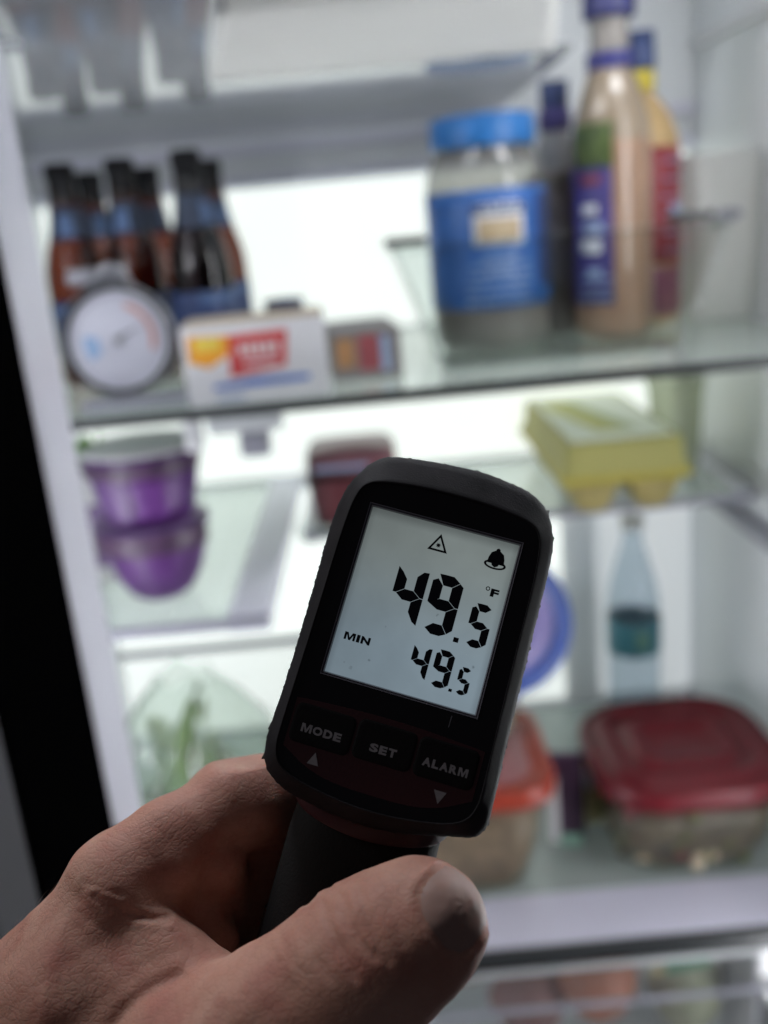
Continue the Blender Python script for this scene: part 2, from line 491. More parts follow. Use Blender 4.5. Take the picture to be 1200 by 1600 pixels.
# second carton behind it with dark pictures
cb = thing('snack_box', 'small printed box with dark red and orange pictures right of white carton', 'box', (-.036, .935, SB + .0006), R(5))
M['box_grey'] = mat('box_grey', (.20, .18, .18), .5, var=.3, vscale=50)
M['box_red'] = mat('box_red', (.30, .07, .08), .5, var=.5, vscale=70)
M['box_orange'] = mat('box_orange', (.42, .22, .10), .5, var=.5, vscale=90)
box('board', M['box_grey'], 0, .068, 0, .12, 0, .047, cb, bevel=.001)
printed(cb, 'red_picture', M['box_red'], .026, .046, .008, .042)
printed(cb, 'orange_picture', M['box_orange'], .004, .022, .012, .040)
printed(cb, 'pale_stripe', M['label_pale'], .048, .056, .006, .040)
sj = thing('condiment_jar', 'small glass jar with dark lid behind the cartons on wide shelf', 'jar', (-.100, 1.22, SB + .0006))
lathe('jar_body', M['bin'], [(.001, 0), (.024, 0), (.026, .004), (.026, .044), (.022, .050)], sj, seg=32)
lathe('jar_lid', M['label_navy'], [(.023, .050), (.0245, .051), (.0245, .064), (.001, .066)], sj, seg=32)

# ================================================================== CLEAR BIN
bn = thing('clear_bin', 'clear plastic organiser bin with dark handles holding jar and sauce bottles', 'bin', (.19, .93, SB + .0005))
def frustum_shell(name, material, parent, bx, by, tx, ty, h, th=.002, cyo=.14):
    """open tray: rounded-rect rings"""
    def ring(hx, hy, z, r=.012, n=5):
        P = []
        for sx_, sy_, a0 in ((1, 1, 0), (-1, 1, 90), (-1, -1, 180), (1, -1, 270)):
            for k in range(n + 1):
                a = R(a0 + 90 * k / n)
                P.append((sx_ * (hx - r) + r * math.cos(a), sy_ * (hy - r) + r * math.sin(a) + cyo, z))
        return P
    rings = [ring(bx, by, 0), ring(tx, ty, h), ring(tx + .004, ty + .004, h), ring(tx + .004, ty + .004, h - .006),
             ]
    inner = [ring(bx - th, by - th, th), ring(tx - th, ty - th, h)]
    V = []; Fc = []
    def add(rs):
        base = len(V); n = len(rs[0])
        for r_ in rs: V.extend(r_)
        for i in range(len(rs) - 1):
            for k in range(n):
                k2 = (k + 1) % n
                Fc.append((base + i * n + k, base + i * n + k2, base + (i + 1) * n + k2, base + (i + 1) * n + k))
        return base, n
    b0, n = add(rings); Fc.append(tuple(range(b0, b0 + n)))
    b1, n = add(inner); Fc.append(tuple(range(b1, b1 + n)))
    return link_mesh(name, V, Fc, material, parent, smooth=False)
frustum_shell('bin_body', M['bin'], bn, .118, .118, .158, .135, .118, cyo=.135)
tube('bin_rim', M['bin'], [(-.160, .0, .118), (.160, .0, .118)], .0018, bn)
tube('front_corner', M['bin'], [(-.118, .018, .003), (-.158, .001, .116)], .0022, bn)
tube('front_corner', M['bin'], [(.118, .018, .003), (.158, .001, .116)], .0022, bn)
tube('base_edge', M['bin'], [(-.116, .018, .002), (.116, .018, .002)], .0022, bn)
for s in (-1, 1):
    box('handle', M['trim_dark'], min(s * .165, s * .122), max(s * .165, s * .122), .058, .078, .119, .128, bn, bevel=.003)

# ================================================================== JARS AND BOTTLES IN THE BIN
mj = thing('mayonnaise_jar', 'large jar with bright blue screw lid and blue label in clear bin', 'jar', (.140, 1.085, SB + .004))
mj.scale = (1, 1, 1.05)
JP = [(.001, 0), (.055, 0), (.062, .006), (.064, .020), (.064, .150), (.0635, .165), (.060, .178), (.053, .192), (.050, .200)]
M['jar_wall'] = clear('jar_plastic', (.80, .80, .78), .08, diffuse=.35, dcol=(.50, .49, .46))
M['mayo'] = mat('mayonnaise', (.40, .35, .33), .5, var=.15, vscale=25)
lathe('jar_body', M['jar_wall'], JP, mj, seg=64)
lathe('contents', M['mayo'], [(.001, .003), (.054, .003), (.0605, .009), (.0615, .05), (.0615, .120), (.059, .128), (.03, .122), (.001, .125)], mj, seg=48, wob=.008)
M['lid_blue'] = mat('lid_blue', (.03, .18, .50), .35, var=.08)
lathe('lid', M['lid_blue'], [(.050, .196), (.0545, .197), (.0555, .201), (.0555, .222), (.0535, .2255), (.049, .2265), (.047, .2255), (.001, .2255)], mj, seg=72)
M['mayo_label'] = mat('mayo_label', (.03, .12, .38), .4, var=.15, vscale=30)
lab = curved_label('label', M['mayo_label'], .0646, .042, .156, 150, 395, mj, seg=48)
curved_label('label_banner', M['label_navy'], .0652, .133, .141, -112, -58, lab)
curved_label('label_frame', M['white'], .0652, .103, .132, -110, -62, lab)
curved_label('label_picture', M['orange'], .0658, .107, .128, -106, -66, lab).data.materials[0] = mat('pic_food', (.55, .30, .08), .5, var=.5, vscale=80, col2=(.72, .60, .42))
for k, (a, w) in enumerate(((-104, 34), (-100, 26))):
    curved_label('label_print', M['label_pale'], .0652, .088 - k * .012, .0915 - k * .012, a, a + w, lab)
curved_label('label_panel', M['label_navy'], .0652, .060, .150, -46, -20, lab)

def sauce_bottle(name, lab_text, loc, s=1.0):
    return thing(name, lab_text, 'bottle', loc)
db = sauce_bottle('dressing_bottle', 'tall dressing bottle with navy cap and tan contents in clear bin', (.272, 1.065, SB + .004))
db.scale = (1, 1, 1.06)
DP = [(.001, 0), (.034, 0), (.040, .006), (.0415, .015), (.0405, .10), (.0405, .175), (.0405, .188), (.037, .212), (.029, .236), (.0225, .252), (.0200, .262), (.0195, .300)]
M['dress'] = mat('dressing', (.33, .20, .13), .3, var=.22, vscale=18, coat=.5)
M['dress_up'] = mat('dressing_film', (.25, .19, .13), .3, var=.3, vscale=25, coat=.5)
lathe('bottle_body', M['dress'], DP[:7], db, seg=56)
sh = lathe('shoulder', M['dress_up'], DP[6:10], db, seg=56)
lathe('neck', mat('neck_plastic', (.22, .20, .18), .3, coat=.5), DP[9:], db, seg=40)
lathe('cap', mat('cap_navy', (.018, .02, .10), .4), [(.0200, .298), (.0260, .299), (.0265, .303), (.0255, .336), (.001, .338)], db, seg=40)
curved_label('neck_ring', mat('ring_navy', (.02, .02, .13), .4), 0, .2535, .2685, 0, 359.9, db, rf=lambda z: .0235)
def drf(z):
    for (r0, z0), (r1, z1) in zip(DP, DP[1:]):
        if z0 <= z <= z1 and z1 > z0: return r0 + (r1 - r0) * (z - z0) / (z1 - z0) + .0006
    return .04
M['purple'] = mat('label_purple', (.05, .04, .18), .45, var=.4, vscale=50)
M['meat_print'] = mat('maroon_print', (.20, .03, .05), .5)
dl = curved_label('label', M['purple'], 0, .035, .205, 165, 256, db, rf=drf)
curved_label('label_leaf', mat('leaf_print', (.03, .06, .03), .5, var=.9, vscale=70, col2=(.10, .15, .03)), 0, .165, .205, 190, 258, dl, rf=lambda z: drf(z) + .0008)
for k, (a, z, w, h) in enumerate(((205, .085, 34, .013), (212, .104, 30, .010), (208, .122, 26, .009), (215, .062, 24, .008))):
    curved_label('label_print', M['label_pale'] if k % 2 else M['white'], 0, z, z + h, a, a + w, dl, seg=8, rf=lambda z: drf(z) + .0011)
curved_label('tomato_print', M['meat_print'], 0, .150, .158, 205, 240, dl, rf=lambda z: drf(z) + .0011)

kb = sauce_bottle('sauce_bottle', 'squat bottle with yellow neck and red label behind dressing bottle', (.322, 1.135, SB + .004))
KP = [(.001, 0), (.036, 0), (.042, .006), (.043, .02), (.043, .185), (.041, .205), (.032, .228), (.020, .244), (.014, .250), (.014, .262)]
M['sauce_y'] = mat('sauce_yellow', (.50, .34, .16), .4, var=.15)
def krf(z):
    for (r0, z0), (r1, z1) in zip(KP, KP[1:]):
        if z0 <= z <= z1 and z1 > z0: return r0 + (r1 - r0) * (z - z0) / (z1 - z0) + .0006
    return .043
lathe('bottle_body', M['sauce_y'], KP, kb, seg=48)
lathe('collar', mat('collar_yellow', (.60, .48, .05), .4), [(.0150, .252), (.0165, .253), (.0165, .272), (.0150, .273)], kb, seg=30)
lathe('cap', M['label_navy'], [(.0150, .2735), (.0175, .274), (.0180, .278), (.0165, .312), (.001, .314)], kb, seg=30)
kl = curved_label('label', mat('label_crimson', (.22, .02, .03), .45, var=.2), 0, .070, .192, 180, 400, kb, rf=krf)
curved_label('label_print', M['label_pale'], 0, .118, .132, 300, 332, kl, rf=lambda z: krf(z) + .0006)
curved_label('lower_label', mat('label_maroon', (.20, .06, .10), .5), 0, .012, .066, 180, 400, kb, rf=krf)

pb = sauce_bottle('navy_capped_bottle', 'grey bottle with small navy cap left of and behind the dressing bottle', (.238, 1.185, SB + .004))
lathe('bottle_body', mat('grey_plastic', (.36, .36, .38), .4), [(.001, 0), (.026, 0), (.028, .004), (.028, .175), (.024, .200), (.016, .222), (.013, .236)], pb, seg=40)
lathe('neck_band', M['purple'], [(.0155, .2225), (.0185, .224), (.0185, .245), (.0145, .248)], pb, seg=30)
lathe('cap', M['label_navy'], [(.0140, .2485), (.0165, .250), (.0165, .276), (.001, .278)], pb, seg=30)
gj = thing('relish_jar', 'narrow grey-brown jar squeezed between blue-labelled jar and dressing bottle', 'jar', (.218, 1.125, SB + .004))
lathe('jar_body', mat('relish', (.20, .17, .16), .4, var=.3, vscale=40), [(.001, 0), (.026, 0), (.029, .004), (.029, .145), (.024, .160)], gj, seg=36)
lathe('jar_lid', mat('lid_olive', (.20, .18, .16), .4), [(.0245, .1605), (.0262, .161), (.0262, .176), (.001, .178)], gj, seg=36)
curved_label('label', M['box_grey'], .0296, .050, .120, 200, 340, gj)

wb = thing('white_tub', 'plain white square tub on the right end of the wide shelf', 'tub', (.418, 1.17, SB + .0006), R(0))
lathe('tub_body', M['tub_white'], [(.001, 0), (.036, 0), (.038, .004), (.043, .182), (.041, .186), (.001, .186)], wb, seg=56, power=6)
o = printed(wb, 'vent_mark', M['trim_grey'], 0, 0, 0, 0, -.0432, pts=[(.002 + .016 * math.cos(R(t)), .118 + .007 * math.sin(R(t))) for t in range(0, 360, 30)])

def print_rows(parent, rfun, z0, z1, a0, a1, rows, m, seed):
    rr = random.Random(seed)
    for r_ in range(rows):
        z = z0 + (z1 - z0) * r_ / max(1, rows - 1); a = a0 + rr.uniform(0, 6)
        while a < a1 - 3:
            w = rr.uniform(2, 7)
            curved_label('label_print', m, 0, z, z + rr.uniform(.0018, .0034), a, min(a + w, a1), parent, seg=3, rf=rfun)
            a += w + rr.uniform(1.5, 3)
print_rows(lab, lambda z: .0653, .048, .082, -120, -55, 5, M['label_pale'], 1)
print_rows(lab, lambda z: .0657, .135, .1395, -108, -62, 2, M['white'], 2)
print_rows(dl, lambda z: drf(z) + .0012, .040, .060, 200, 256, 3, M['label_pale'], 3)
print_rows(kl, lambda z: krf(z) + .0007, .082, .176, 285, 345, 6, M['label_pale'], 4)

# ================================================================== MIDDLE SHELVES
M['purple_cup'] = mat('purple_plastic', (.11, .03, .17), .35, var=.25, vscale=30)
M['purple_cup2'] = mat('purple_plastic_deep', (.085, .02, .15), .35, var=.3, vscale=30)
M['lid_grey'] = mat('lid_grey', (.16, .09, .22), .4, var=.2, vscale=40)
M['picture_dark'] = mat('picture_dark', (.05, .02, .07), .4, var=.6, vscale=50, col2=(.12, .06, .12))
lowc = thing('purple_bowl', 'lower round-bottomed purple bowl with grey film lid on glass shelf', 'bowl', (-.237, .945, SC + .0006))
lathe('bowl_body', M['purple_cup'], [(.001, 0), (.026, .001), (.034, .007), (.044, .025), (.050, .045), (.054, .070), (.056, .074), (.058, .076), (.058, .079)], lowc, seg=56)
lathe('film_lid', M['lid_grey'], [(.058, .0795), (.057, .081), (.001, .0815)], lowc, seg=56)
curved_label('dark_sleeve', M['picture_dark'], 0, .058, .078, 190, 345, lowc, rf=lambda z: .0595)
upc = thing('purple_cup', 'upper purple tapered cup with white rim and dark picture sleeve', 'cup', (-.237, .945, SC + .0836))
lathe('cup_body', M['purple_cup2'], [(.001, 0), (.040, 0), (.045, .003), (.052, .035), (.058, .066), (.060, .068), (.060, .072)], upc, seg=56)
lathe('film_lid', M['offwhite'], [(.060, .0725), (.061, .074), (.060, .077), (.001, .078)], upc, seg=56)
curved_label('white_panel', M['lid_grey'], 0, .006, .056, 236, 262, upc, rf=lambda z: .0412 + .0065 + (z - .003) * .21)
curved_label('purple_panel', M['purple_cup'], 0, .010, .052, 266, 320, upc, rf=lambda z: .0412 + .0065 + (z - .003) * .21)
curved_label('dark_sleeve', M['picture_dark'], 0, .052, .066, 190, 350, upc, rf=lambda z: .0412 + .0072 + (z - .003) * .21)
pc = thing('pale_carton', 'pale beige carton standing behind the purple cups', 'carton', (-.318, .985, SC + .0006), R(-4))
box('board', M['offwhite'], 0, .055, 0, .06, 0, .135, pc, bevel=.002)
box('cap_flap', M['tan'], .004, .051, .004, .056, .1352, .1385, pc)
printed(pc, 'print_block', M['lid_grey'], .005, .03, .02, .09)
gc = thing('green_herb', 'bright green sprig beside the pale carton above the purple cups', 'herb', (-.292, .955, SC + .14))
M['herb'] = mat('herb_green', (.14, .32, .04), .5, var=.3, vscale=60)

def leaf_mesh(name, material, parent, L=.04, W=.02, curl=.3, seed=0, stem=0):
    rr = random.Random(seed)
    n, m_ = 8, 4
    V = []; Fc = []
    ph = rr.uniform(0, 6)
    for i in range(n + 1):
        t = i / n
        w = W * math.sin(math.pi * (t * .92 + .04)) ** .7
        for j in range(-m_, m_ + 1):
            s = j / m_
            ruff = .10 * L * math.sin(9 * t + ph + 3 * s) * abs(s)
            V.append((s * w / 2 * (1), t * L, curl * L * (t ** 2) + .25 * w * s * s + ruff))
    k = 2 * m_ + 1
    for i in range(n):
        for j in range(k - 1):
            Fc.append((i * k + j, i * k + j + 1, (i + 1) * k + j + 1, (i + 1) * k + j))
    o = link_mesh(name, V, Fc, material, parent)
    s = o.modifiers.new('thick', 'SOLIDIFY'); s.thickness = .0008
    return o
gc.location = (-.300, .960, SC + .138)
for k in range(5):
    l = leaf_mesh('leaf', M['herb'], gc, .03, .016, .4, k); l.rotation_euler = (R(30), 0, R(k * 72)); l.location = (0, 0, .004)

dp = thing('berry_clamshell', 'dark red food clamshell with black top band on middle shelf', 'clamshell', (-.034, 1.16, SC + .0006))
M['meat'] = mat('dark_red_food', (.17, .035, .045), .4, var=.6, vscale=45, col2=(.26, .06, .07))
lathe('tray', M['meat'], [(.001, 0), (.046, 0), (.050, .004), (.056, .055), (.056, .060)], dp, seg=48, power=5, sx=1)
box('black_band', M['cap_black'], -.052, .052, -.0585, .0585, .0605, .0665, dp, bevel=.002)
lathe('lid', mat('lid_plum', (.25, .10, .12), .3, var=.3, vscale=50), [(.056, .067), (.055, .085), (.050, .092), (.001, .093)], dp, seg=48, power=5)
printed(dp, 'pale_print', M['label_pale'], -.045, .02, .072, .078, -.0562)
wd = thing('white_wrapper', 'crumpled clear plastic tray beneath the red clamshell', 'tray', (-.075, 1.12, SC + .0006))
box('tray_plate', M['bin'], -.03, .02, -.05, .0, 0, .018, wd, bevel=.003)

# egg carton
eg = thing('egg_carton', 'yellow foam egg carton jutting over the edge of the half-depth shelf', 'egg carton', (.282, 1.070, SC + .001))
M['foam'] = mat('yellow_foam', (.44, .40, .13), .6, var=.07, vscale=40, bump=.15, bscale=900)
M['foam_d'] = mat('yellow_foam_base', (.34, .28, .10), .6, var=.1, vscale=40, bump=.15, bscale=900)
def loft(name, material, parent, rings, caps=True):
    V = []; Fc = []; n = len(rings[0])
    for r_ in rings: V.extend(r_)
    for i in range(len(rings) - 1):
        for k in range(n):
            k2 = (k + 1) % n
            Fc.append((i * n + k, i * n + k2, (i + 1) * n + k2, (i + 1) * n + k))
    if caps:
        Fc.append(tuple(range(n))[::-1]); Fc.append(tuple(range((len(rings) - 1) * n, len(rings) * n)))
    return link_mesh(name, V, Fc, material, parent)
def rrect(hx, hy, z, r, cy0=0, n=6):
    P = []
    for sx_, sy_, a0 in ((1, 1, 0), (-1, 1, 90), (-1, -1, 180), (1, -1, 270)):
        for k in range(n + 1):
            a = R(a0 + 90 * k / n)
            P.append((sx_ * (hx - r) + r * math.cos(a), sy_ * (hy - r) + r * math.sin(a) + cy0, z))
    return P
CYE = .140
loft('lid', M['foam'], eg, [rrect(.074, .150, .047, .006, CYE), rrect(.074, .150, .052, .006, CYE), rrect(.070, .146, .056, .007, CYE), rrect(.067, .147, .084, .009, CYE), rrect(.064, .144, .087, .008, CYE)])
loft('seam_lip', mat('foam_lip', (.48, .40, .06), .6, var=.08, vscale=40), eg, [rrect(.0745, .151, .0385, .006, CYE), rrect(.0765, .153, .041, .006, CYE), rrect(.0755, .152, .0465, .006, CYE)])
for i in range(6):
    for sx_ in (-1, 1):
        y = -.006 + .022 + i * .0505
        o = lathe('egg_cup', M['foam_d'], [(.001, 0), (.013, 0), (.018, .002), (.026, .018), (.0335, .036), (.0345, .0384)], eg, seg=20, power=2.6)
        o.location = (sx_ * .0355, y + .004, 0)
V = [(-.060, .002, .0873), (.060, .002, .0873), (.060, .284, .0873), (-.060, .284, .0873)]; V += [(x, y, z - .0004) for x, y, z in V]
link_mesh('lid_top_lit', V, [(0, 1, 2, 3), (4, 5, 1, 0), (5, 6, 2, 1), (6, 7, 3, 2), (7, 4, 0, 3)], mat('egg_top_lit', (.90, .92, .76), .4, var=.08, vscale=30), eg, smooth=False)  # pale sheet paints the backlit foam's brightness on the lid top
for x0, x1, m, a in ((-.045, -.012, 'egg_yellow', 0), (-.012, .004, 'egg_green', 0)):
    V = [(x0 - .012, .24, .0880), (x0 + .026, .045, .0880), (x1 + .026, .045, .0880), (x1 - .012, .24, .0880)]
    V += [(x, y, z - .0004) for x, y, z in V]
    mm = mat(m, (.62, .58, .10) if 'yellow' in m else (.50, .55, .24), .5, var=.2, vscale=40)
    link_mesh('lid_print', V, [(0, 1, 2, 3), (4, 5, 1, 0), (5, 6, 2, 1), (6, 7, 3, 2), (7, 4, 0, 3)], mm, eg, smooth=False)
pt = thing('clear_tub', 'pale translucent tub on shelf right of the egg carton', 'tub', (.395, 1.24, SC + .0006))

lathe('tub_body', M['milky'], [(.001, 0), (.028, 0), (.030, .003), (.036, .110)], pt, seg=36)
lathe('tub_lid', M['milky'], [(.037, .1105), (.0385, .112), (.0385, .122), (.001, .124)], pt, seg=36)

# ================================================================== BOTTOM SHELF
M['lid_red'] = mat('lid_red', (.10, .005, .010), .42, var=.10, vscale=14, spec=.3, bump=.1, bscale=300)
M['salad'] = mat('salad_mix', (.035, .03, .02), .5, var=.9, vscale=45, col2=(.20, .16, .11))
M['salad_g'] = mat('salad_green', (.10, .11, .03), .5, var=.7, vscale=60)
M['glassware'] = clear('glassware', (.93, .94, .92), .03)
rc = thing('red_lid_container', 'glass container of mixed salad under a rounded red lid', 'food container', (.326, 1.015, SD + .0045))
def rl(rings_spec, name, material, parent):
    return loft(name, material, parent, [rrect(hx, hy, z, r) for hx, hy, z, r in rings_spec])
rc.scale = (1, 1, 1.17)
rl([(.068, .066, 0, .035), (.078, .076, .004, .04), (.088, .086, .030, .04), (.100, .098, .085, .045), (.102, .100, .095, .045)], 'glass_bowl', M['glassware'], rc)
rl([(.062, .060, .003, .03), (.074, .072, .007, .035), (.084, .082, .028, .038), (.090, .088, .055, .04), (.094, .092, .068, .04), (.06, .06, .073, .04)], 'salad', M['salad'], rc)
for k in range(120):
    a = rng.uniform(0, 2 * math.pi); z = rng.uniform(.012, .072)
    # chopped bits against the glass
    hx = .078 + z * .17
    c, s = math.cos(a), math.sin(a)
    q = (abs(c) ** 4 + abs(s) ** 4) ** -.25
    x, y = hx * q * c, (hx - .002) * q * s
    if y > .03: continue
    mm = random.choice([M['salad_g'], M['tan'], M['meat'], M['salad'], M['salad_g'], M['trim_dark'], M['salad'], M['trim_dark'], M['salad_g']])
    bm = bmesh.new(); bmesh.ops.create_icosphere(bm, subdivisions=1, radius=.0085)
    for v in bm.verts: v.co = Vector((v.co.x * rng.uniform(.6, 1.5), v.co.y * .55, v.co.z * rng.uniform(.5, 1.2))) + Vector((x * 1.0, y * 1.0, z))
    link_bm('chopped_piece', bm, mm, rc, True)
rl([(.106, .104, .088, .068), (.110, .108, .090, .07), (.111, .109, .098, .07), (.110, .108, .107, .07), (.104, .102, .112, .065), (.097, .095, .1065, .046),
    (.093, .091, .1065, .044), (.086, .084, .115, .042), (.080, .078, .1155, .038), (.073, .071, .1075, .036), (.062, .060, .1075, .032),
    (.055, .053, .1150, .030), (.047, .045, .1155, .026), (.039, .037, .108, .022), (.012, .012, .1075, .01)], 'red_lid', M['lid_red'], rc)

oc = thing('orange_rim_container', 'square food container with translucent pink lid and orange-red rim', 'food container', (.062, 1.005, SD + .0045))
M['rim_orange'] = mat('rim_orange', (.26, .028, .012), .4, var=.1)
M['pink_lid'] = mat('pink_lid', (.30, .13, .13), .35, var=.15, vscale=20)
M['stew'] = mat('stew', (.13, .09, .06), .5, var=.6, vscale=60, col2=(.36, .26, .17))
rl([(.062, .062, 0, .03), (.070, .070, .005, .035), (.080, .080, .05, .038), (.092, .092, .125, .04), (.095, .095, .133, .042)], 'tub_body', M['glassware'], oc)
rl([(.058, .058, .003, .03), (.067, .067, .008, .033), (.077, .077, .05, .036), (.086, .086, .112, .038), (.05, .05, .116, .03)], 'contents', M['stew'], oc)
rl([(.098, .098, .128, .045), (.102, .102, .130, .046), (.103, .103, .140, .047), (.102, .102, .149, .047), (.096, .096, .152, .044), (.090, .090, .149, .04)], 'lid_rim', M['rim_orange'], oc)
rl([(.0895, .0895, .140, .04), (.0893, .0893, .1475, .04), (.080, .080, .1475, .036), (.076, .076, .1500, .034), (.02, .02, .1505, .01)], 'lid_centre', M['pink_lid'], oc)

bl = thing('blue_round_container', 'round blue-lidded container tipped on its side against the thermometer head view', 'food container', (.112, 1.035, -.455))
bl['label'] = 'round container tipped forward with glossy blue lid and lilac ring'
M['lid_royal'] = mat('lid_royal', (.055, .095, .32), .3, var=.1)
M['lilac'] = mat('lid_lilac', (.24, .20, .42), .35, var=.12)
bl.rotation_euler = (R(60), R(8), 0)
ub = thing('round_tub', 'shallow milky tub beneath the tipped blue-lidded container', 'tub', (.075, 1.06, SD + .1575))
lathe('tub_body', M['milky'], [(.001, 0), (.060, 0), (.064, .004), (.070, .045)], ub, seg=40)
lathe('tub_lid', M['lilac'], [(.070, .0455), (.073, .047), (.073, .053), (.001, .054)], ub, seg=40)
bl.location = (.118, 1.02, -.452)
lathe('tub_body', M['milky'], [(.001, -.062), (.050, -.062), (.058, -.057), (.074, -.004)], bl, seg=48)
lathe('lid_rim', M['lid_royal'], [(.075, -.010), (.083, -.008), (.087, .002), (.085, .014), (.078, .019), (.070, .017), (.064, .010)], bl, seg=72)
lathe('lid_centre', M['lilac'], [(.0638, .010), (.058, .007), (.054, .012), (.046, .014), (.041, .008), (.030, .006), (.001, .006)], bl, seg=72)

wbt = thing('water_bottle', 'clear plastic water bottle with teal label at the rear', 'bottle', (.338, 1.25, SD + .001))
M['pet'] = clear('pet_plastic', (.80, .86, .90), .06, ior=1.45, diffuse=.12, dcol=(.55, .65, .72))
lathe('bottle_body', M['pet'], [(.001, 0), (.030, 0), (.036, .006), (.037, .03), (.0355, .05), (.037, .07), (.0355, .09), (.037, .11), (.037, .20), (.036, .22), (.031, .25), (.021, .285), (.0145, .305), (.0135, .325)], wbt, seg=48)
lathe('cap', M['offwhite'], [(.0140, .326), (.0158, .327), (.0158, .343), (.001, .345)], wbt, seg=30)
tl = curved_label('label', mat('label_teal', (.06, .22, .28), .4, var=.2), .0378, .146, .196, 0, 359.9, wbt, seg=40)
curved_label('label_mark', mat('mark_green', (.12, .26, .20), .5), .0385, .158, .186, -100, -72, tl)

# pouches behind, between the two containers
def pouch(lab, x, y, w, h, d, m1, marks, rz):
    t = thing('food_pouch', lab, 'pouch', (x, y, SD + .0045), rz)
    V = []; Fc = []; n = 12; k_ = 20
    for i in range(n + 1):
        tt = i / n
        th = d * math.sin(math.pi * min(1, tt * 1.15 + .08)) ** .6 if tt * 1.15 + .08 < 1 else .001
        for k in range(k_):
            a = 2 * math.pi * k / k_
            V.append((w / 2 * math.copysign(abs(math.cos(a)) ** .6, math.cos(a)), th / 2 * math.sin(a) * (1 + .15 * math.sin(7 * tt + 3 * a)), tt * h))
    for i in range(n):
        for k in range(k_):
            k2 = (k + 1) % k_
            Fc.append((i * k_ + k, i * k_ + k2, (i + 1) * k_ + k2, (i + 1) * k_ + k))
    Fc.append(tuple(range(k_))); Fc.append(tuple(range(n * k_, (n + 1) * k_)))
    link_mesh('pouch_body', V, Fc, m1, t)
    for (mm, x0, x1, z0, z1) in marks:
        printed(t, 'pouch_print', mm, x0, x1, z0, z1, -d / 2 - .002)
    return t
M['yel'] = mat('print_yellow', (.55, .48, .22), .5, var=.3, vscale=60)
M['mint'] = mat('print_mint', (.25, .42, .34), .5, var=.2, vscale=60)
M['plum'] = mat('print_plum', (.07, .03, .07), .5, var=.3, vscale=60)
pouch('dark plum and white food pouch between the two lidded containers', .190, 1.02, .045, .125, .03, M['plum'], [(M['white'], -.022, -.010, .01, .10), (M['mint'], -.012, .018, .004, .022)], R(-8))
pouch('pale yellow and mint pouch left of the red-lidded container', .240, 1.06, .075, .100, .03, M['yel'], [(M['white'], -.03, .0, .06, .085), (M['mint'], -.015, .02, .075, .09), (M['yel'], -.01, .03, .02, .07)], R(10))
# greens in a bag at lower left
gb = thing('salad_greens', 'bundle of leafy greens with dark stalk inside a clear bag', 'greens', (-.245, 1.00, SD + .01))
M['leafg'] = mat('leaf_green', (.13, .20, .045), .5, var=.5, vscale=50)
M['leafd'] = mat('leaf_dark', (.05, .09, .02), .5, var=.5, vscale=50)
M['leafp'] = mat('leaf_pale', (.36, .42, .26), .5, var=.3, vscale=50)
protos = [leaf_mesh('leaf', M[m], gb, .07, .045, .35, 20 + i) for i, m in enumerate(('leafg', 'leafd', 'leafp', 'leafg'))]
for i, l in enumerate(protos):
    l.location = (0, 0, .02 + .01 * i); l.rotation_euler = (R(60), 0, R(i * 90))
for k in range(64):
    o = (protos[k % 4] if k < 50 else protos[2]).copy(); COL.objects.link(o); o.parent = gb
    z = rng.uniform(.0, .135) if k < 50 else rng.uniform(.14, .20); rr_ = .066 * (1 - z / .30)
    a = rng.uniform(0, 6.28)
    o.location = (rr_ * math.cos(a) - .01, rr_ * math.sin(a), z)
    o.rotation_euler = (R(rng.uniform(20, 85)), R(rng.uniform(-30, 30)), a - 1.57 + rng.uniform(-.6, .6))
    s = rng.uniform(.6, 1.1) * (1 if k < 50 else .6); o.scale = (s, s, s)
tube('stalk', M['leafd'], [(-.02, -.055, .05), (-.008, -.06, .14), (.0, -.062, .21), (.018, -.06, .270), (.030, -.06, .292)], [.014, .013, .010, .006, .004], gb)
pbg = thing('produce_bag', 'crumpled clear plastic produce bag around the leafy greens', 'bag', (-.245, 1.00, SD + .004))
M['film'] = clear('bag_film', (.93, .97, .94), .12, ior=1.35, diffuse=.20, dcol=(.62, .74, .66))
V = []; Fc = []
nr, ns = 26, 40
for i in range(nr + 1):
    t = i / nr
    for k in range(ns):
        a = 2 * math.pi * k / ns
        r_ = (.098 * math.sin(math.pi * min(t * .92 + .08, .97)) ** .5) * (1 + .07 * math.sin(5 * a + 9 * t) + .05 * math.sin(11 * a - 14 * t) + .03 * math.sin(23 * a + 31 * t))
        V.append((r_ * math.cos(a), r_ * math.sin(a) * .9, .002 + .285 * t + .006 * math.sin(4 * a)))
for i in range(nr):
    for k in range(ns):
        k2 = (k + 1) % ns
        Fc.append((i * ns + k, i * ns + k2, (i + 1) * ns + k2, (i + 1) * ns + k))
link_mesh('bag_film', V, Fc, M['film'], pbg)

# ================================================================== CRISPER DRAWER
cd = thing('crisper_drawer', 'clear crisper drawer below the bottom shelf front edge', 'drawer', (.02, .86, -1.05))
M['drawer'] = clear('drawer_plastic', (.90, .90, .91), .06, diffuse=.10, dcol=(.6, .6, .62))
def cdp(*a, **k): return box(*a, parent=cd, **k)
cdp('front_panel', M['drawer'], -.42, .42, 0, .004, 0, .255, bevel=.001)
cdp('side_panel', M['drawer'], -.42, -.416, .005, .46, 0, .245)
cdp('side_panel', M['drawer'], .416, .42, .005, .46, 0, .245)
cdp('rear_panel', M['drawer'], -.415, .415, .456, .46, 0, .245)
cdp('base_panel', M['liner'], -.415, .415, .005, .455, 0, .004)
cdp('top_lip', M['liner'], -.42, .42, -.006, -.001, .250, .256, bevel=.002)
cdp('pull_rim', M['trim_grey'], -.42, .42, -.008, -.001, .200, .2035, bevel=.001)
cdp('divider', M['liner'], .345, .349, .006, .45, .005, .235)
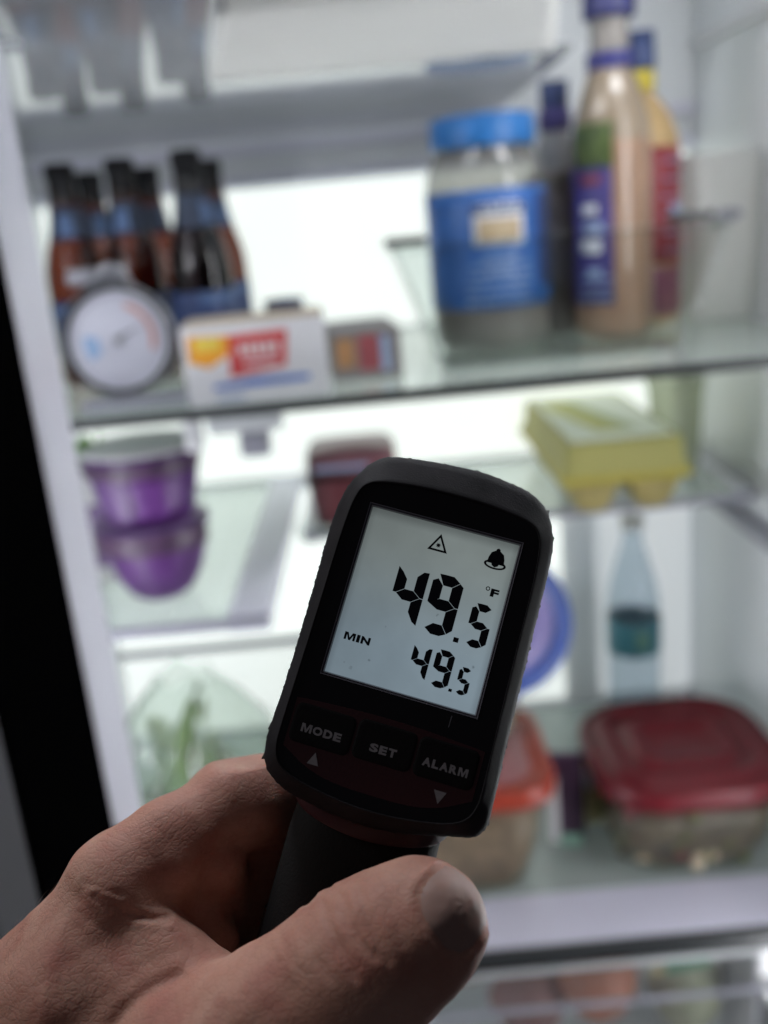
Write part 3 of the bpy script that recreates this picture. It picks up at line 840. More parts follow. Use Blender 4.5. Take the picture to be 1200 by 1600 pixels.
M['potato'] = mat('sweet_potato', (.58, .22, .12), .5, var=.35, vscale=25, bump=.3, bscale=150)
M['potato2'] = mat('onion_skin', (.34, .17, .15), .5, var=.35, vscale=25)
def veg(name, lab, cat, x, y, z, a, b, c, m, rot):
    bm = bmesh.new(); bmesh.ops.create_icosphere(bm, subdivisions=3, radius=1)
    for v in bm.verts:
        n = v.co.normalized(); f = 1 + .06 * math.sin(4 * n.x + 2) + .05 * math.sin(5 * n.y + 3 * n.z)
        v.co = Vector((n.x * a * f, n.y * b * f, n.z * c * f))
    o = link_bm(name, bm, m, None, True); o.location = (x, y, z); o.rotation_euler = rot
    return tag(o, lab, cat)
veg('sweet_potato', 'orange sweet potato nearest the drawer front', 'sweet potato', .205, .935, -.890, .052, .04, .045, M['potato'], (0, .3, .3))
veg('onion', 'dark reddish onion left of the orange sweet potato', 'onion', .120, .945, -.915, .050, .045, .042, M['potato2'], (0, 0, .2))
veg('carrot', 'brown root vegetable lying at left of the drawer', 'root vegetable', .060, 1.00, -.905, .075, .025, .022, M['box_orange'], (0, .05, .1))
cab = veg('cabbage', 'pale cabbage wedge in drawer right of the sweet potato', 'cabbage', .315, .955, -.925, .05, .05, .055, mat('cabbage', (.42, .45, .28), .5, var=.4, vscale=30), (0, 0, 0))
gp = thing('green_white_packet', 'glossy green and white packet on top of the cabbage in drawer', 'packet', (.305, .920, -.866), R(8))
box('packet_body', mat('packet_white', (.60, .66, .58), .3, var=.2, vscale=40), -.055, .045, -.01, .03, 0, .022, gp, bevel=.006, seg=3)
printed(gp, 'green_print', mat('packet_green', (.12, .40, .22), .4, var=.3, vscale=50), -.030, .025, .002, .018, -.0106)
printed(gp, 'yellow_print', M['yel'], -.048, -.032, .002, .018, -.0106)

# ================================================================== THE HAND-HELD THERMOMETER (millimetres -> metres)
MM = .001
rv = Vector((-0.19695858, -0.10224561, -0.27138975))
DEV = CAM @ Matrix.Translation(Vector((8.0580, -20.0168, -200.4006)) * MM) @ Matrix.Rotation(rv.length, 4, rv.normalized())
dev = thing('infrared_thermometer', 'black handheld infrared thermometer with lit display reading 49.5 held in the hand', 'thermometer')
dev.matrix_world = DEV
def mat_rubber():
    m, nt, N, L = nodes_of('black_rubber')
    p = N['Principled BSDF']
    tc = N.new('ShaderNodeTexCoord')
    n1 = N.new('ShaderNodeTexNoise'); n1.inputs['Scale'].default_value = 130; n1.inputs['Detail'].default_value = 8
    n2 = N.new('ShaderNodeTexNoise'); n2.inputs['Scale'].default_value = 2600; n2.inputs['Detail'].default_value = 3
    wv = N.new('ShaderNodeTexVoronoi'); wv.feature = 'DISTANCE_TO_EDGE'; wv.inputs['Scale'].default_value = 160
    for n in (n1, n2, wv): L.new(tc.outputs['Object'], n.inputs['Vector'])
    rmp = N.new('ShaderNodeValToRGB')
    rmp.color_ramp.elements[0].position = .35; rmp.color_ramp.elements[0].color = (.009, .009, .011, 1)
    rmp.color_ramp.elements[1].position = .75; rmp.color_ramp.elements[1].color = (.022, .021, .025, 1)
    L.new(n1.outputs['Fac'], rmp.inputs[0])
    # fine dust specks
    st = N.new('ShaderNodeValToRGB'); st.color_ramp.elements[0].position = .70; st.color_ramp.elements[1].position = .78
    L.new(n2.outputs['Fac'], st.inputs[0])
    mx = N.new('ShaderNodeMix'); mx.data_type = 'RGBA'; mx.inputs[7].default_value = (.16, .155, .16, 1)
    fa = N.new('ShaderNodeMath'); fa.operation = 'MULTIPLY'; fa.inputs[1].default_value = .35
    L.new(st.outputs[0], fa.inputs[0]); L.new(fa.outputs[0], mx.inputs[0]); L.new(rmp.outputs[0], mx.inputs[6])
    L.new(mx.outputs[2], p.inputs['Base Color'])
    p.inputs['Roughness'].default_value = .7
    p.inputs['Specular IOR Level'].default_value = .25
    ad = N.new('ShaderNodeMath'); ad.operation = 'ADD'
    L.new(n1.outputs['Fac'], ad.inputs[0]); L.new(n2.outputs['Fac'], ad.inputs[1])
    b = N.new('ShaderNodeBump'); b.inputs['Strength'].default_value = .35; b.inputs['Distance'].default_value = .0002
    L.new(ad.outputs[0], b.inputs['Height']); L.new(b.outputs[0], p.inputs['Normal'])
    return m
M['rubber'] = mat_rubber()
M['grip_rubber_shaded'] = mat('grip_rubber_shaded', (.0065, .0065, .007), .75, spec=.2, bump=.3, bscale=1800)  # near-black copy of the rubber, painting in the grip's shade
M['gloss_black'] = mat('gloss_black', (.006, .006, .008), .22, var=.2, vscale=200, spec=.4)
M['key_black'] = mat('key_black', (.004, .004, .005), .7, spec=.2, bump=.2, bscale=2500)
M['dark_red'] = mat('dark_red_plastic', (.032, .003, .007), .5, bump=.15, bscale=1500)
M['key_print'] = mat('key_print', (.26, .26, .28), .6, var=.25, vscale=1500)
M['bezel_clear'] = mat('bezel_clear', (.16, .16, .19), .12, spec=.9, coat=.8)
M['seg'] = mat('lcd_ink', (.006, .007, .014), .4, spec=.25)

def polar(poly, angles, c):
    """radial sampling of a star-shaped polygon about c"""
    out = []
    n = len(poly)
    for a in angles:
        dx, dy = math.cos(a), math.sin(a); best = None
        for i in range(n):
            x1, y1 = poly[i][0] - c[0], poly[i][1] - c[1]; x2, y2 = poly[(i + 1) % n][0] - c[0], poly[(i + 1) % n][1] - c[1]
            ex, ey = x2 - x1, y2 - y1
            den = dx * ey - dy * ex
            if abs(den) < 1e-9: continue
            t = (x1 * ey - y1 * ex) / den; u = (x1 * dy - y1 * dx) / den
            if t > 0 and -1e-6 <= u <= 1 + 1e-6 and (best is None or t > best): best = t
        out.append((c[0] + best * dx, c[1] + best * dy))
    return out
def chaikin(P, it=3):
    for _ in range(it):
        Q = []
        for i in range(len(P)):
            a, b = P[i], P[(i + 1) % len(P)]
            Q.append((.75 * a[0] + .25 * b[0], .75 * a[1] + .25 * b[1])); Q.append((.25 * a[0] + .75 * b[0], .25 * a[1] + .75 * b[1]))
        P = Q
    return P
outl = [(0, 32.6), (5, 32.65), (10, 32.0), (16.1, 30.9), (19.9, 28.2), (22.4, 23.8), (23.45, 18.3), (23.5, 5.6), (23.8, -17.6), (24.3, -33), (24.45, -37.9), (23.6, -40.2), (22.0, -41.9), (17.1, -42.9), (9, -45.0), (0, -46.0),
        (-9, -45.3), (-16.7, -44.0), (-20.7, -42.4), (-23.2, -40.2), (-24.4, -36.5), (-24.6, -33), (-24.1, -20.4), (-24.2, -3.5), (-24.7, 15.3), (-23.4, 22.5), (-20.4, 27.8), (-18.2, 29.8), (-16.1, 31.0), (-8, 32.1)]
outl = chaikin(outl, 1)
hin = [(0, 24.9), (8, 24.7), (15, 23.8), (18.6, 22.6), (20.2, 19.8), (20.9, 12), (21.0, -10), (21.4, -30), (21.3, -35.5), (19.5, -38.9), (14, -40.9), (0, -42.6)]
inn = chaikin([(x, y) for x, y in hin] + [(-x, y) for x, y in hin[-2:0:-1]], 2)
CC = (0, -6)
def rect_poly(w, h): return [(w, h), (-w, h), (-w, -h), (w, -h)]
lw, lh = 16.0, 18.0
na = 1080
ang = [2 * math.pi * k / na for k in range(na)]
for w, h in ((lw, lh), (lw + .45, lh + .45), (lw + .9, lh + .9)):
    for x, y in rect_poly(w, h):
        ang.append(math.atan2(y - CC[1], x - CC[0]) % (2 * math.pi))
ang = sorted(set(round(a, 7) for a in ang)); NA = len(ang)
PO = polar(outl, ang, CC); PI_ = polar(inn, ang, CC)
def grow(P, d):
    out = []
    for (x, y) in P:
        r = math.hypot(x - CC[0], y - CC[1]); k = (r + d) / r
        out.append((CC[0] + (x - CC[0]) * k, CC[1] + (y - CC[1]) * k))
    return out
def nz1(a, f, p=0): return math.sin(f * a + p) * .5 + math.sin(f * 2.3 * a + 1.7 * p + 1) * .3 + math.sin(f * 5.1 * a + 3 * p) * .2
rough_edge = []
for a in ang:
    v = .10 * nz1(a, 31, .4) + .07 * nz1(a, 97, 2.0)
    v += .10 * nz1(a, 233, 4.) * max(0, nz1(a, 7, 1.))
    rough_edge.append(v)
# torn flecks of rubber at a few spots of the moulding seam: (x, y, size)
nicks = [(-24.5, -32.0, 1.5), (-24.7, -34.1, 1.0), (-24.3, -39.0, .95), (-23.9, -37.4, .35), (20.3, 27.6, .75), (22.8, 22.4, .4), (-23.6, 21.8, .5), (-20.5, 27.5, .35), (23.9, -1.6, .55), (24.6, -38.8, .6), (-24.0, 6, .25), (-24, -12, .3), (-24.1, -20, .35), (-24.0, -23.5, .3), (8, 31.6, .3), (11.5, 31, .35), (14.6, 30.2, .35), (-3, 32, .2), (-24, 11.5, .3), (3, 32, .25)]
for _k in range(26):
    _a = rng.uniform(0, 6.283); nicks.append((CC[0] + 28 * math.cos(_a), CC[1] + 28 * math.sin(_a), rng.uniform(.08, .3)))
nick_a = [(math.atan2(y - CC[1], x - CC[0]) % (2 * math.pi), s) for x, y, s in nicks]
for i, a in enumerate(ang):
    for na_, s in nick_a:
        d = abs((a - na_ + math.pi) % (2 * math.pi) - math.pi)
        if d < .016: rough_edge[i] += s * (1 - d / .016) * (.6 + .4 * math.sin(a * 900))
def ring_mix(t, z, d=0.0, rough=0.0):
    out = []
    for i in range(NA):
        x = PO[i][0] * (1 - t) + PI_[i][0] * t; y = PO[i][1] * (1 - t) + PI_[i][1] * t
        r = math.hypot(x - CC[0], y - CC[1]); k = (r + d + rough * rough_edge[i]) / r
        out.append((CC[0] + (x - CC[0]) * k, CC[1] + (y - CC[1]) * k, z))
    return out
def strip(name, rings, material, parent, cap_first=False, cap_last=False, smooth=True):
    V = []; Fc = []; n = len(rings[0])
    for r_ in rings: V.extend([(x * MM, y * MM, z * MM) for x, y, z in r_])
    for i in range(len(rings) - 1):
        for k in range(n):
            k2 = (k + 1) % n
            Fc.append((i * n + k, i * n + k2, (i + 1) * n + k2, (i + 1) * n + k))
    if cap_first: Fc.append(tuple(range(n)))
    if cap_last: Fc.append(tuple(range((len(rings) - 1) * n, len(rings) * n))[::-1])
    return link_mesh(name, V, Fc, material, parent, smooth=smooth)
strip('rubber_housing', [ring_mix(0, -26, -5), ring_mix(0, -20, -1.2), ring_mix(0, -8, 0, .2), ring_mix(0, -6.2, .05, .4), ring_mix(0, -5.6, .18, 1.0), ring_mix(0, -5.0, .05, .5),
                         ring_mix(0, -4.2, -.15, .1), ring_mix(.10, -3.2), ring_mix(.3, -2.1), ring_mix(.6, -.7), ring_mix(.85, .55), ring_mix(.95, 1.0), ring_mix(1.0, 1.12), ring_mix(1.03, .98), ring_mix(1.05, .3)],
      M['rubber'], dev, cap_first=True)
def rect_ring(w, h, z, r=0):
    return [(x, y, z) for x, y in polar(rect_poly(w, h), ang, CC)]
fp = [(x, y, .62) for x, y in grow(PI_, -.02)]
strip('front_panel', [fp, rect_ring(lw + .95, lh + .95, .62), rect_ring(lw + .95, lh + .95, -.3)], M['gloss_black'], dev, smooth=False)
strip('display_bezel', [rect_ring(lw + .93, lh + .93, .2), rect_ring(lw + .80, lh + .80, .74), rect_ring(lw + .62, lh + .62, .70), rect_ring(lw + .50, lh + .50, .35), rect_ring(lw + .36, lh + .36, .60), rect_ring(lw + .22, lh + .22, .55), rect_ring(lw + .02, lh + .02, -.05)], M['bezel_clear'], dev, smooth=False)

# backlit display
def mat_lcd():
    m, nt, N, L = nodes_of('lcd_backlight')
    p = N['Principled BSDF']
    tc = N.new('ShaderNodeTexCoord'); sp = N.new('ShaderNodeSeparateXYZ'); L.new(tc.outputs['Object'], sp.inputs[0])
    def mr(sock, a, b, c, d):
        n = N.new('ShaderNodeMapRange'); n.inputs['From Min'].default_value = a; n.inputs['From Max'].default_value = b
        n.inputs['To Min'].default_value = c; n.inputs['To Max'].default_value = d; n.interpolation_type = 'SMOOTHSTEP'
        L.new(sock, n.inputs['Value']); return n.outputs[0]
    def mul(a, b):
        n = N.new('ShaderNodeMath'); n.operation = 'MULTIPLY'; L.new(a, n.inputs[0]); L.new(b, n.inputs[1]); return n.outputs[0]
    v = mr(sp.outputs['X'], -.016, .010, .80, 1.0)
    v = mul(v, mr(sp.outputs['Y'], .018, -.016, .90, 1.10))
    v = mul(v, mr(sp.outputs['Y'], .018, .0155, .62, 1.0))  # edge bands paint the recess shade into the emission
    v = mul(v, mr(sp.outputs['X'], -.016, -.0145, .80, 1.0))
    v = mul(v, mr(sp.outputs['X'], .016, .0145, .78, 1.0))
    nz = N.new('ShaderNodeTexNoise'); nz.inputs['Scale'].default_value = 90; nz.inputs['Detail'].default_value = 6
    L.new(tc.outputs['Object'], nz.inputs['Vector'])
    v = mul(v, mr(nz.outputs['Fac'], .3, .7, .94, 1.06))
    n3 = N.new('ShaderNodeTexNoise'); n3.inputs['Scale'].default_value = 420; n3.inputs['Detail'].default_value = 2
    L.new(tc.outputs['Object'], n3.inputs['Vector'])
    v = mul(v, mr(n3.outputs['Fac'], .70, .76, 1.0, .62))
    s = N.new('ShaderNodeMath'); s.operation = 'MULTIPLY'; s.inputs[1].default_value = .235; L.new(v, s.inputs[0])
    L.new(s.outputs[0], p.inputs['Emission Strength'])
    cr = N.new('ShaderNodeMix'); cr.data_type = 'RGBA'
    cr.inputs[6].default_value = (.86, 1.0, .98, 1); cr.inputs[7].default_value = (.74, .96, 1.12, 1)
    L.new(mr(sp.outputs['Y'], .015, -.012, 0, 1), cr.inputs[0]); L.new(cr.outputs[2], p.inputs['Emission Color'])
    p.inputs['Base Color'].default_value = (.06, .07, .07, 1); p.inputs['Roughness'].default_value = .18
    p.inputs['Specular IOR Level'].default_value = .3
    return m
scr = link_mesh('display_screen', [(x * MM, y * MM, 0) for x, y in rect_poly(lw + .05, lh + .05)], [(0, 1, 2, 3)], mat_lcd(), dev, smooth=False)
def flat(name, polys, material, parent, z=.06, th=.04):
    V = []; Fc = []
    for P in polys:
        b = len(V); n = len(P)
        V += [(x * MM, y * MM, z * MM) for x, y in P] + [(x * MM, y * MM, (z - th) * MM) for x, y in P]
        Fc.append(tuple(range(b, b + n)))
        Fc += [(b + i, b + n + i, b + n + (i + 1) % n, b + (i + 1) % n) for i in range(n)]
    return link_mesh(name, V, Fc, material, parent, smooth=False)
SEGS = {'4': 'fgbc', '9': 'abcdfg', '5': 'acdfg', '8': 'abcdefg', '0': 'abcdef'}
def seg_polys(ch, x0, x1, yt, yb, t, gap=.16, sh=0.0):
    """seven-segment digit filling the box; t is the stroke, points meet at the waist"""
    ym = (yt + yb) / 2
    w = x1 - x0; g = gap / 2
    S = {
        'a': [(x0 + t * .45 + g, yt - g), (x0 + t + .1, yt), (x1 - t - .1, yt), (x1 - t * .35 - g, yt - t * .45), (x1 - t - g, yt - t), (x0 + t + g, yt - t)],
        'd': [(x0 + t * .35 + g, yb + t * .45), (x0 + t + g, yb + t), (x1 - t - g, yb + t), (x1 - t * .45 - g, yb + t * .3), (x1 - t - .1, yb), (x0 + t + .1, yb)],
        'g': [(x0 + t * .30 + g, ym), (x0 + t + g, ym + t / 2), (x1 - t - g, ym + t / 2), (x1 - t * .30 - g, ym), (x1 - t - g, ym - t / 2), (x0 + t + g, ym - t / 2)],
        'f': [(x0, ym + g), (x0, yt - t * .75), (x0 + t * .45, yt - t * .45 - g), (x0 + t, yt - t - g), (x0 + t, ym + t / 2 + g), (x0 + t * .30, ym + g)],
        'b': [(x1, ym + g), (x1, yt - t * .75), (x1 - t * .35, yt - t * .45 - g), (x1 - t, yt - t - g), (x1 - t, ym + t / 2 + g), (x1 - t * .30, ym + g)],
        'c': [(x1, ym - g), (x1 - t * .30, ym - g), (x1 - t, ym - t / 2 - g), (x1 - t, yb + t + g), (x1 - t * .45, yb + t * .3 + g), (x1, yb + t * .75)],
        'e': [(x0, ym - g), (x0 + t * .30, ym - g), (x0 + t, ym - t / 2 - g), (x0 + t, yb + t + g), (x0 + t * .35, yb + t * .45 + g), (x0, yb + t * .75)],
    }
    if ch == '4':   # open tops of the 4 are cut on the slant
        S['f'][1] = (x0, yt - .1); S['f'][2] = (x0 + t * .5, yt - t * .45); S['f'][3] = (x0 + t, yt - t - .1)
        S['b'][1] = (x1, yt); S['b'][2] = (x1 - t * .5, yt - .1); S['b'][3] = (x1 - t, yt - t * .6)
        S['c'][4] = (x1 - t * .45, yb + t * .25); S['c'][5] = (x1, yb)
    if ch == '9': S['g'][0] = (x0 + g, ym)
    return [[(x + sh * (y - yb), y) for x, y in S[c]] for c in SEGS[ch]]
flat('digit', seg_polys('4', -7.05, -.45, 7.35, -4.0, 2.3, .14), M['seg'], scr)
flat('digit', seg_polys('9', .55, 7.15, 8.0, -4.75, 2.3, .14), M['seg'], scr)
flat('decimal_point', [[(7.85, -4.05), (8.95, -4.05), (8.95, -5.05), (7.85, -5.05)]], M['seg'], scr)
flat('digit', seg_polys('5', 9.95, 14.55, 4.1, -5.1, 1.6, .13), M['seg'], scr)
flat('digit', seg_polys('4', .5, 4.35, -7.75, -14.2, 1.25, .09), M['seg'], scr)
flat('digit', seg_polys('9', 5.3, 9.25, -7.2, -14.95, 1.3, .09), M['seg'], scr)
flat('decimal_point', [[(9.6, -14.45), (10.3, -14.45), (10.3, -15.05), (9.6, -15.05)]], M['seg'], scr)
flat('digit', seg_polys('5', 10.75, 13.45, -9.45, -15.1, .95, .09), M['seg'], scr)
# warning triangle with star
def tri_ring(P, t):
    cx = sum(p[0] for p in P) / 3; cy2 = sum(p[1] for p in P) / 3
    Q = [(cx + (x - cx) * t, cy2 + (y - cy2) * t) for x, y in P]
    return [[P[i], P[(i + 1) % 3], Q[(i + 1) % 3], Q[i]] for i in range(3)]
TP = [(-.35, 16.15), (-2.45, 12.35), (1.85, 12.35)]
star = []
for k in range(16):
    r = .62 if k % 2 == 0 else .30
    star.append((-.33 + r * math.cos(k * math.pi / 8), 13.65 + r * math.sin(k * math.pi / 8)))
flat('warning_triangle', tri_ring(TP, .66) + [star], M['seg'], scr)
# bell
bellp = [(11.75, 16.1), (12.15, 16.35), (12.55, 16.1), (12.6, 15.8), (13.5, 15.2), (13.85, 14.2), (13.95, 13.35), (14.3, 12.9), (12.95, 12.95), (12.8, 12.55), (12.15, 12.2), (11.5, 12.55), (11.35, 12.95), (10.0, 12.95), (10.4, 13.4), (10.5, 14.2), (10.85, 15.2), (11.7, 15.8)]
brim = []
n = 24
for k in range(n):
    a0, a1 = 2 * math.pi * k / n, 2 * math.pi * (k + 1) / n
    f = lambda a, rx, ry: (12.15 + rx * math.cos(a), 12.75 + ry * math.sin(a))
    brim.append([f(a0, 2.35, .98), f(a1, 2.35, .98), f(a1, 1.85, .60), f(a0, 1.85, .60)])
flat('alarm_bell', [bellp] + brim, M['seg'], scr)
# text -> mesh
def text(name, body, size, material, parent, cx, cyy, z, sx=1.0, bold=0.0, th=.03, rz=0.0):
    cu = bpy.data.curves.new(name, 'FONT'); cu.body = body; cu.size = size * MM
    cu.align_x = 'CENTER'; cu.align_y = 'CENTER'; cu.offset = bold * MM; cu.extrude = th * MM; cu.resolution_u = 4
    cu.space_character = 1.06
    tmp = bpy.data.objects.new(name + '_tmp', cu); COL.objects.link(tmp)
    dg = bpy.context.evaluated_depsgraph_get()
    me = bpy.data.meshes.new_from_object(tmp.evaluated_get(dg))
    bpy.data.objects.remove(tmp); bpy.data.curves.remove(cu)
    me.name = name
    o = bpy.data.objects.new(name, me); COL.objects.link(o)
    me.materials.clear(); me.materials.append(material)
    xs = [v.co.x for v in me.vertices]; ys = [v.co.y for v in me.vertices]
    mx_, my_ = (min(xs) + max(xs)) / 2, (min(ys) + max(ys)) / 2
    for v in me.vertices:
        v.co.x = (v.co.x - mx_) * sx; v.co.y -= my_
    o.parent = parent; o.location = (cx * MM, cyy * MM, z * MM); o.rotation_euler = (0, 0, rz)
    return o
MGLYPH = [(0, 0), (0, 1), (.30, 1), (.50, .36), (.70, 1), (1, 1), (1, 0), (.79, 0), (.79, .70), (.585, 0), (.415, 0), (.21, .70), (.21, 0)]
WID = {'M': 1.15, 'I': .34, 'N': .95, 'O': 1.05, 'D': .98, 'E': .85, 'S': .92, 'T': .88, 'A': 1.05, 'L': .80, 'R': .95, 'F': .82}
def word(body, x0, x1, y0, y1, material, parent, z, bold=.10, gap=.13):
    """block capitals fitted letter by letter into a rectangle, joined to one mesh"""
    bm = bmesh.new()
    tot = sum(WID[c] for c in body) + gap * (len(body) - 1)
    u = (x1 - x0) / tot; x = x0
    for c in body:
        w = WID[c] * u
        if c == 'M':
            vs = [bm.verts.new(((x + gx * w) * MM, (y0 + gy * (y1 - y0)) * MM, z * MM)) for gx, gy in MGLYPH]
            bm.faces.new(vs)
        else:
            o = text('glyph', c, 2.4, material, parent, 0, 0, 0, bold=bold, th=0)
            me = o.data; xs = [v.co.x for v in me.vertices]; ys = [v.co.y for v in me.vertices]
            for v in me.vertices:
                v.co.x = (x + (v.co.x - min(xs)) / (max(xs) - min(xs)) * w) * MM
                v.co.y = (y0 + (v.co.y - min(ys)) / (max(ys) - min(ys)) * (y1 - y0)) * MM
                v.co.z = z * MM
            bm.from_mesh(me)
            bpy.data.objects.remove(o); bpy.data.meshes.remove(me)
        x += w + gap * u
    me = bpy.data.meshes.new('lettering')
    bmesh.ops.triangulate(bm, faces=[f for f in bm.faces if len(f.verts) > 4])
    bm.to_mesh(me); bm.free()
    me.materials.append(material)
    o = bpy.data.objects.new('lettering', me); COL.objects.link(o); o.parent = parent
    return o
word('MIN', -14.2, -8.6, -10.6, -9.0, M['seg'], scr, .06, bold=.13)
word('F', 12.75, 14.5, 6.1, 7.8, M['seg'], scr, .06, bold=.13)
ringp = []
for k in range(20):
    a0, a1 = 2 * math.pi * k / 20, 2 * math.pi * (k + 1) / 20
    f = lambda a, r: (12.05 + r * math.cos(a), 7.55 + r * math.sin(a))
    ringp.append([f(a0, .46), f(a1, .46), f(a1, .27), f(a0, .27)])
flat('degree_mark', ringp, M['seg'], scr)
# keypad
kp_poly = []
for k in range(21):
    t = k / 20; kp_poly.append((-19.9 + 39.8 * t, -24.6 + .9 * math.sin(math.pi * t)))
kp = kp_poly[::1]
for k in range(21):
    t = k / 20; x = 19.9 - 39.8 * t
    kp.append((x * (.97 if 0 < k < 20 else 1.0), -34.6 - 4.6 * (1 - abs(2 * t - 1) ** 3.2)))
flat('keypad_plate', [kp], M['dark_red'], dev, z=.74, th=.12)
def rr_poly(cx, cyy, hx, hy, r, n=6, bow=0):
    P = []
    for sx_, sy_, a0 in ((1, 1, 0), (-1, 1, 90), (-1, -1, 180), (1, -1, 270)):
        for k in range(n + 1):
            a = R(a0 + 90 * k / n)
            P.append((cx + sx_ * (hx - r) + r * math.cos(a), cyy + sy_ * (hy - r) + r * math.sin(a)))
    return P
for nm, cx, cyy, hx, hy, tx, s_ in (('MODE', -13.0, -29.35, 6.45, 4.0, 8.5, 2.35), ('SET', 0.1, -28.95, 6.2, 4.0, 5.6, 2.35), ('ALARM', 13.0, -28.9, 6.25, 4.0, 9.4, 2.35)):
    P = rr_poly(cx, cyy, hx, hy, 1.5)
    Q = rr_poly(cx, cyy, hx - .35, hy - .35, 1.3)
    Q2 = rr_poly(cx, cyy, hx - .8, hy - .8, 1.0)
    b = strip('button', [[(x, y, .70) for x, y in P], [(x, y, .80) for x, y in P], [(x, y, .90) for x, y in Q], [(x, y, .92) for x, y in Q2]], M['key_black'], dev, cap_last=True, smooth=False)
    word(nm, cx - tx / 2, cx + tx / 2, cyy - 1.65 - (0 if nm != 'SET' else .3), cyy + .05 - (0 if nm != 'SET' else .3), M['key_print'], b, .96, bold=.12)
flat('arrow_mark', [[(-14.15, -36.75), (-11.75, -36.75), (-12.95, -34.25)]], M['key_print'], dev, z=.80, th=.05)
flat('arrow_mark', [[(12.0, -34.45), (14.6, -34.45), (13.4, -36.95)]], M['key_print'], dev, z=.80, th=.05)
# body behind the head, collar, grip, trigger
def sring(cx, z0, rx, rz, y, p=3.0, n=64, yf=None):
    P = []
    for k in range(n):
        a = 2 * math.pi * k / n; c, s = math.cos(a), math.sin(a)
        q = (abs(c) ** p + abs(s) ** p) ** (-1 / p)
        yy = y + (yf(s) if yf else 0)
        P.append((cx + rx * q * c, yy, z0 + rz * q * s))
    return P
strip('barrel', [[(x * .80, (y + 6) * .72 - 4, z) for x, y, z in ring_mix(0, -24)], [(x * .74, (y + 6) * .66 - 3, z) for x, y, z in ring_mix(0, -45)], [(x * .55, (y + 6) * .5 - 2, z) for x, y, z in ring_mix(0, -78)]], M['rubber'], dev, cap_last=True)
strip('red_collar', [sring(0, -23, 17.6, 17.0, -37), sring(0, -23, 17.6, 17.2, -43.3, yf=lambda s: -4.9 * max(0, s) ** 1.5), sring(0, -23, 17.0, 16.6, -44.0, yf=lambda s: -4.9 * max(0, s) ** 1.5)], M['dark_red'], dev)
strip('grip', [sring(0, -24, 15.0, 15.0, -40), sring(-.1, -24, 16.3, 15.8, -44), sring(-.2, -24, 16.5, 16.2, -52), sring(-.3, -25, 16.4, 16.4, -66), sring(-.4, -27, 16.2, 17.0, -85), sring(-.4, -30, 16.8, 18.0, -110), sring(-.4, -32, 17.4, 18.6, -125), sring(-.4, -32, 15, 16, -127)], M['grip_rubber_shaded'], dev, cap_last=True)
strip('grip_inlay', [[(x, y, z) for x, y, z in rr] for rr in (
    [(-16.65, -70, -30), (-16.95, -70, -27), (-16.95, -70, -21), (-16.65, -70, -18)], [(-16.4, -88, -32), (-16.9, -88, -29), (-16.9, -88, -23), (-16.4, -88, -20)])], M['dark_red'], dev)
strip('trigger', [sring(0, -45, 5, 5, -46), sring(0, -47, 5, 6, -54), sring(0, -45, 4.6, 5, -66)], M['dark_red'], dev, cap_first=True, cap_last=True)
# scratch on the panel that catches the light
flat('scratch_mark', [[(11.55, -19.6), (11.75, -19.6), (11.66, -22.0), (11.52, -22.0)]], M['silver'], dev, z=.655, th=.01)

# ================================================================== THE HAND (one continuous surface from a distance field)
import openvdb as vdb
def CP(px, py, D):
    return np.array([(px - 600) / 1500 * D, -(py - 800) / 1500 * D, -D], dtype=np.float32)
VOX = .62
lo_ = np.array([-128, -176, -292], np.float32); hi_ = np.array([32, -58, -158], np.float32)
dims = np.ceil((hi_ - lo_) / VOX).astype(int)
ax = [lo_[i] + VOX * np.arange(dims[i], dtype=np.float32) for i in range(3)]
SDF = np.full(dims, 12.0, np.float32)
def cap_d(X, Y, Z, a, b, ra, rb):
    d = b - a; L2 = float(d @ d) + 1e-9
    t = ((X - a[0]) * d[0] + (Y - a[1]) * d[1] + (Z - a[2]) * d[2]) / L2
    t = np.clip(t, 0, 1)
    return np.sqrt((X - a[0] - t * d[0]) ** 2 + (Y - a[1] - t * d[1]) ** 2 + (Z - a[2] - t * d[2]) ** 2) - (ra + (rb - ra) * t)
def add(A, B, k=5.0):
    (a, ra), (b, rb) = (CP(*A[:3]), A[3]), (CP(*B[:3]), B[3])
    mg = k + 3
    lo3 = np.minimum(a - ra, b - rb) - mg; hi3 = np.maximum(a + ra, b + rb) + mg
    sl = []
    for i in range(3):
        i0 = int(max(0, (lo3[i] - lo_[i]) / VOX)); i1 = int(min(dims[i], (hi3[i] - lo_[i]) / VOX + 2))
        if i1 <= i0: return
        sl.append(slice(i0, i1))
    X = ax[0][sl[0]][:, None, None]; Y = ax[1][sl[1]][None, :, None]; Z = ax[2][sl[2]][None, None, :]
    d2 = cap_d(X, Y, Z, a, b, ra, rb).astype(np.float32)
    d1 = SDF[tuple(sl)]
    h = np.clip(.5 + .5 * (d1 - d2) / k, 0, 1)
    SDF[tuple(sl)] = d1 + (d2 - d1) * h - k * h * (1 - h)
# (px, py, depth mm, radius mm): joints measured from the photograph, then fixed in space
# palm mass and back of the hand
add((-60, 1790, 212, 27), (100, 1600, 208, 21), 6)
add((100, 1600, 208, 21), (186, 1382, 206, 10.8), 8)
add((-60, 1790, 212, 27), (-330, 2150, 215, 28), 8)
add((150, 1560, 230, 18), (262, 1440, 240, 12), 8)
add((60, 1700, 222, 24), (310, 1610, 225, 15), 8)
# index finger, wrapping behind the head
add((188, 1381, 206, 10.4), (262, 1320, 212, 9.2), 4)
add((262, 1320, 212, 9.2), (370, 1256, 223, 10.2), 4)
add((370, 1256, 223, 10.4), (475, 1246, 240, 12.6), 4)
add((475, 1246, 240, 12.6), (560, 1262, 262, 9.6), 3)
add((560, 1262, 262, 9.6), (600, 1290, 268, 8.8), 3)
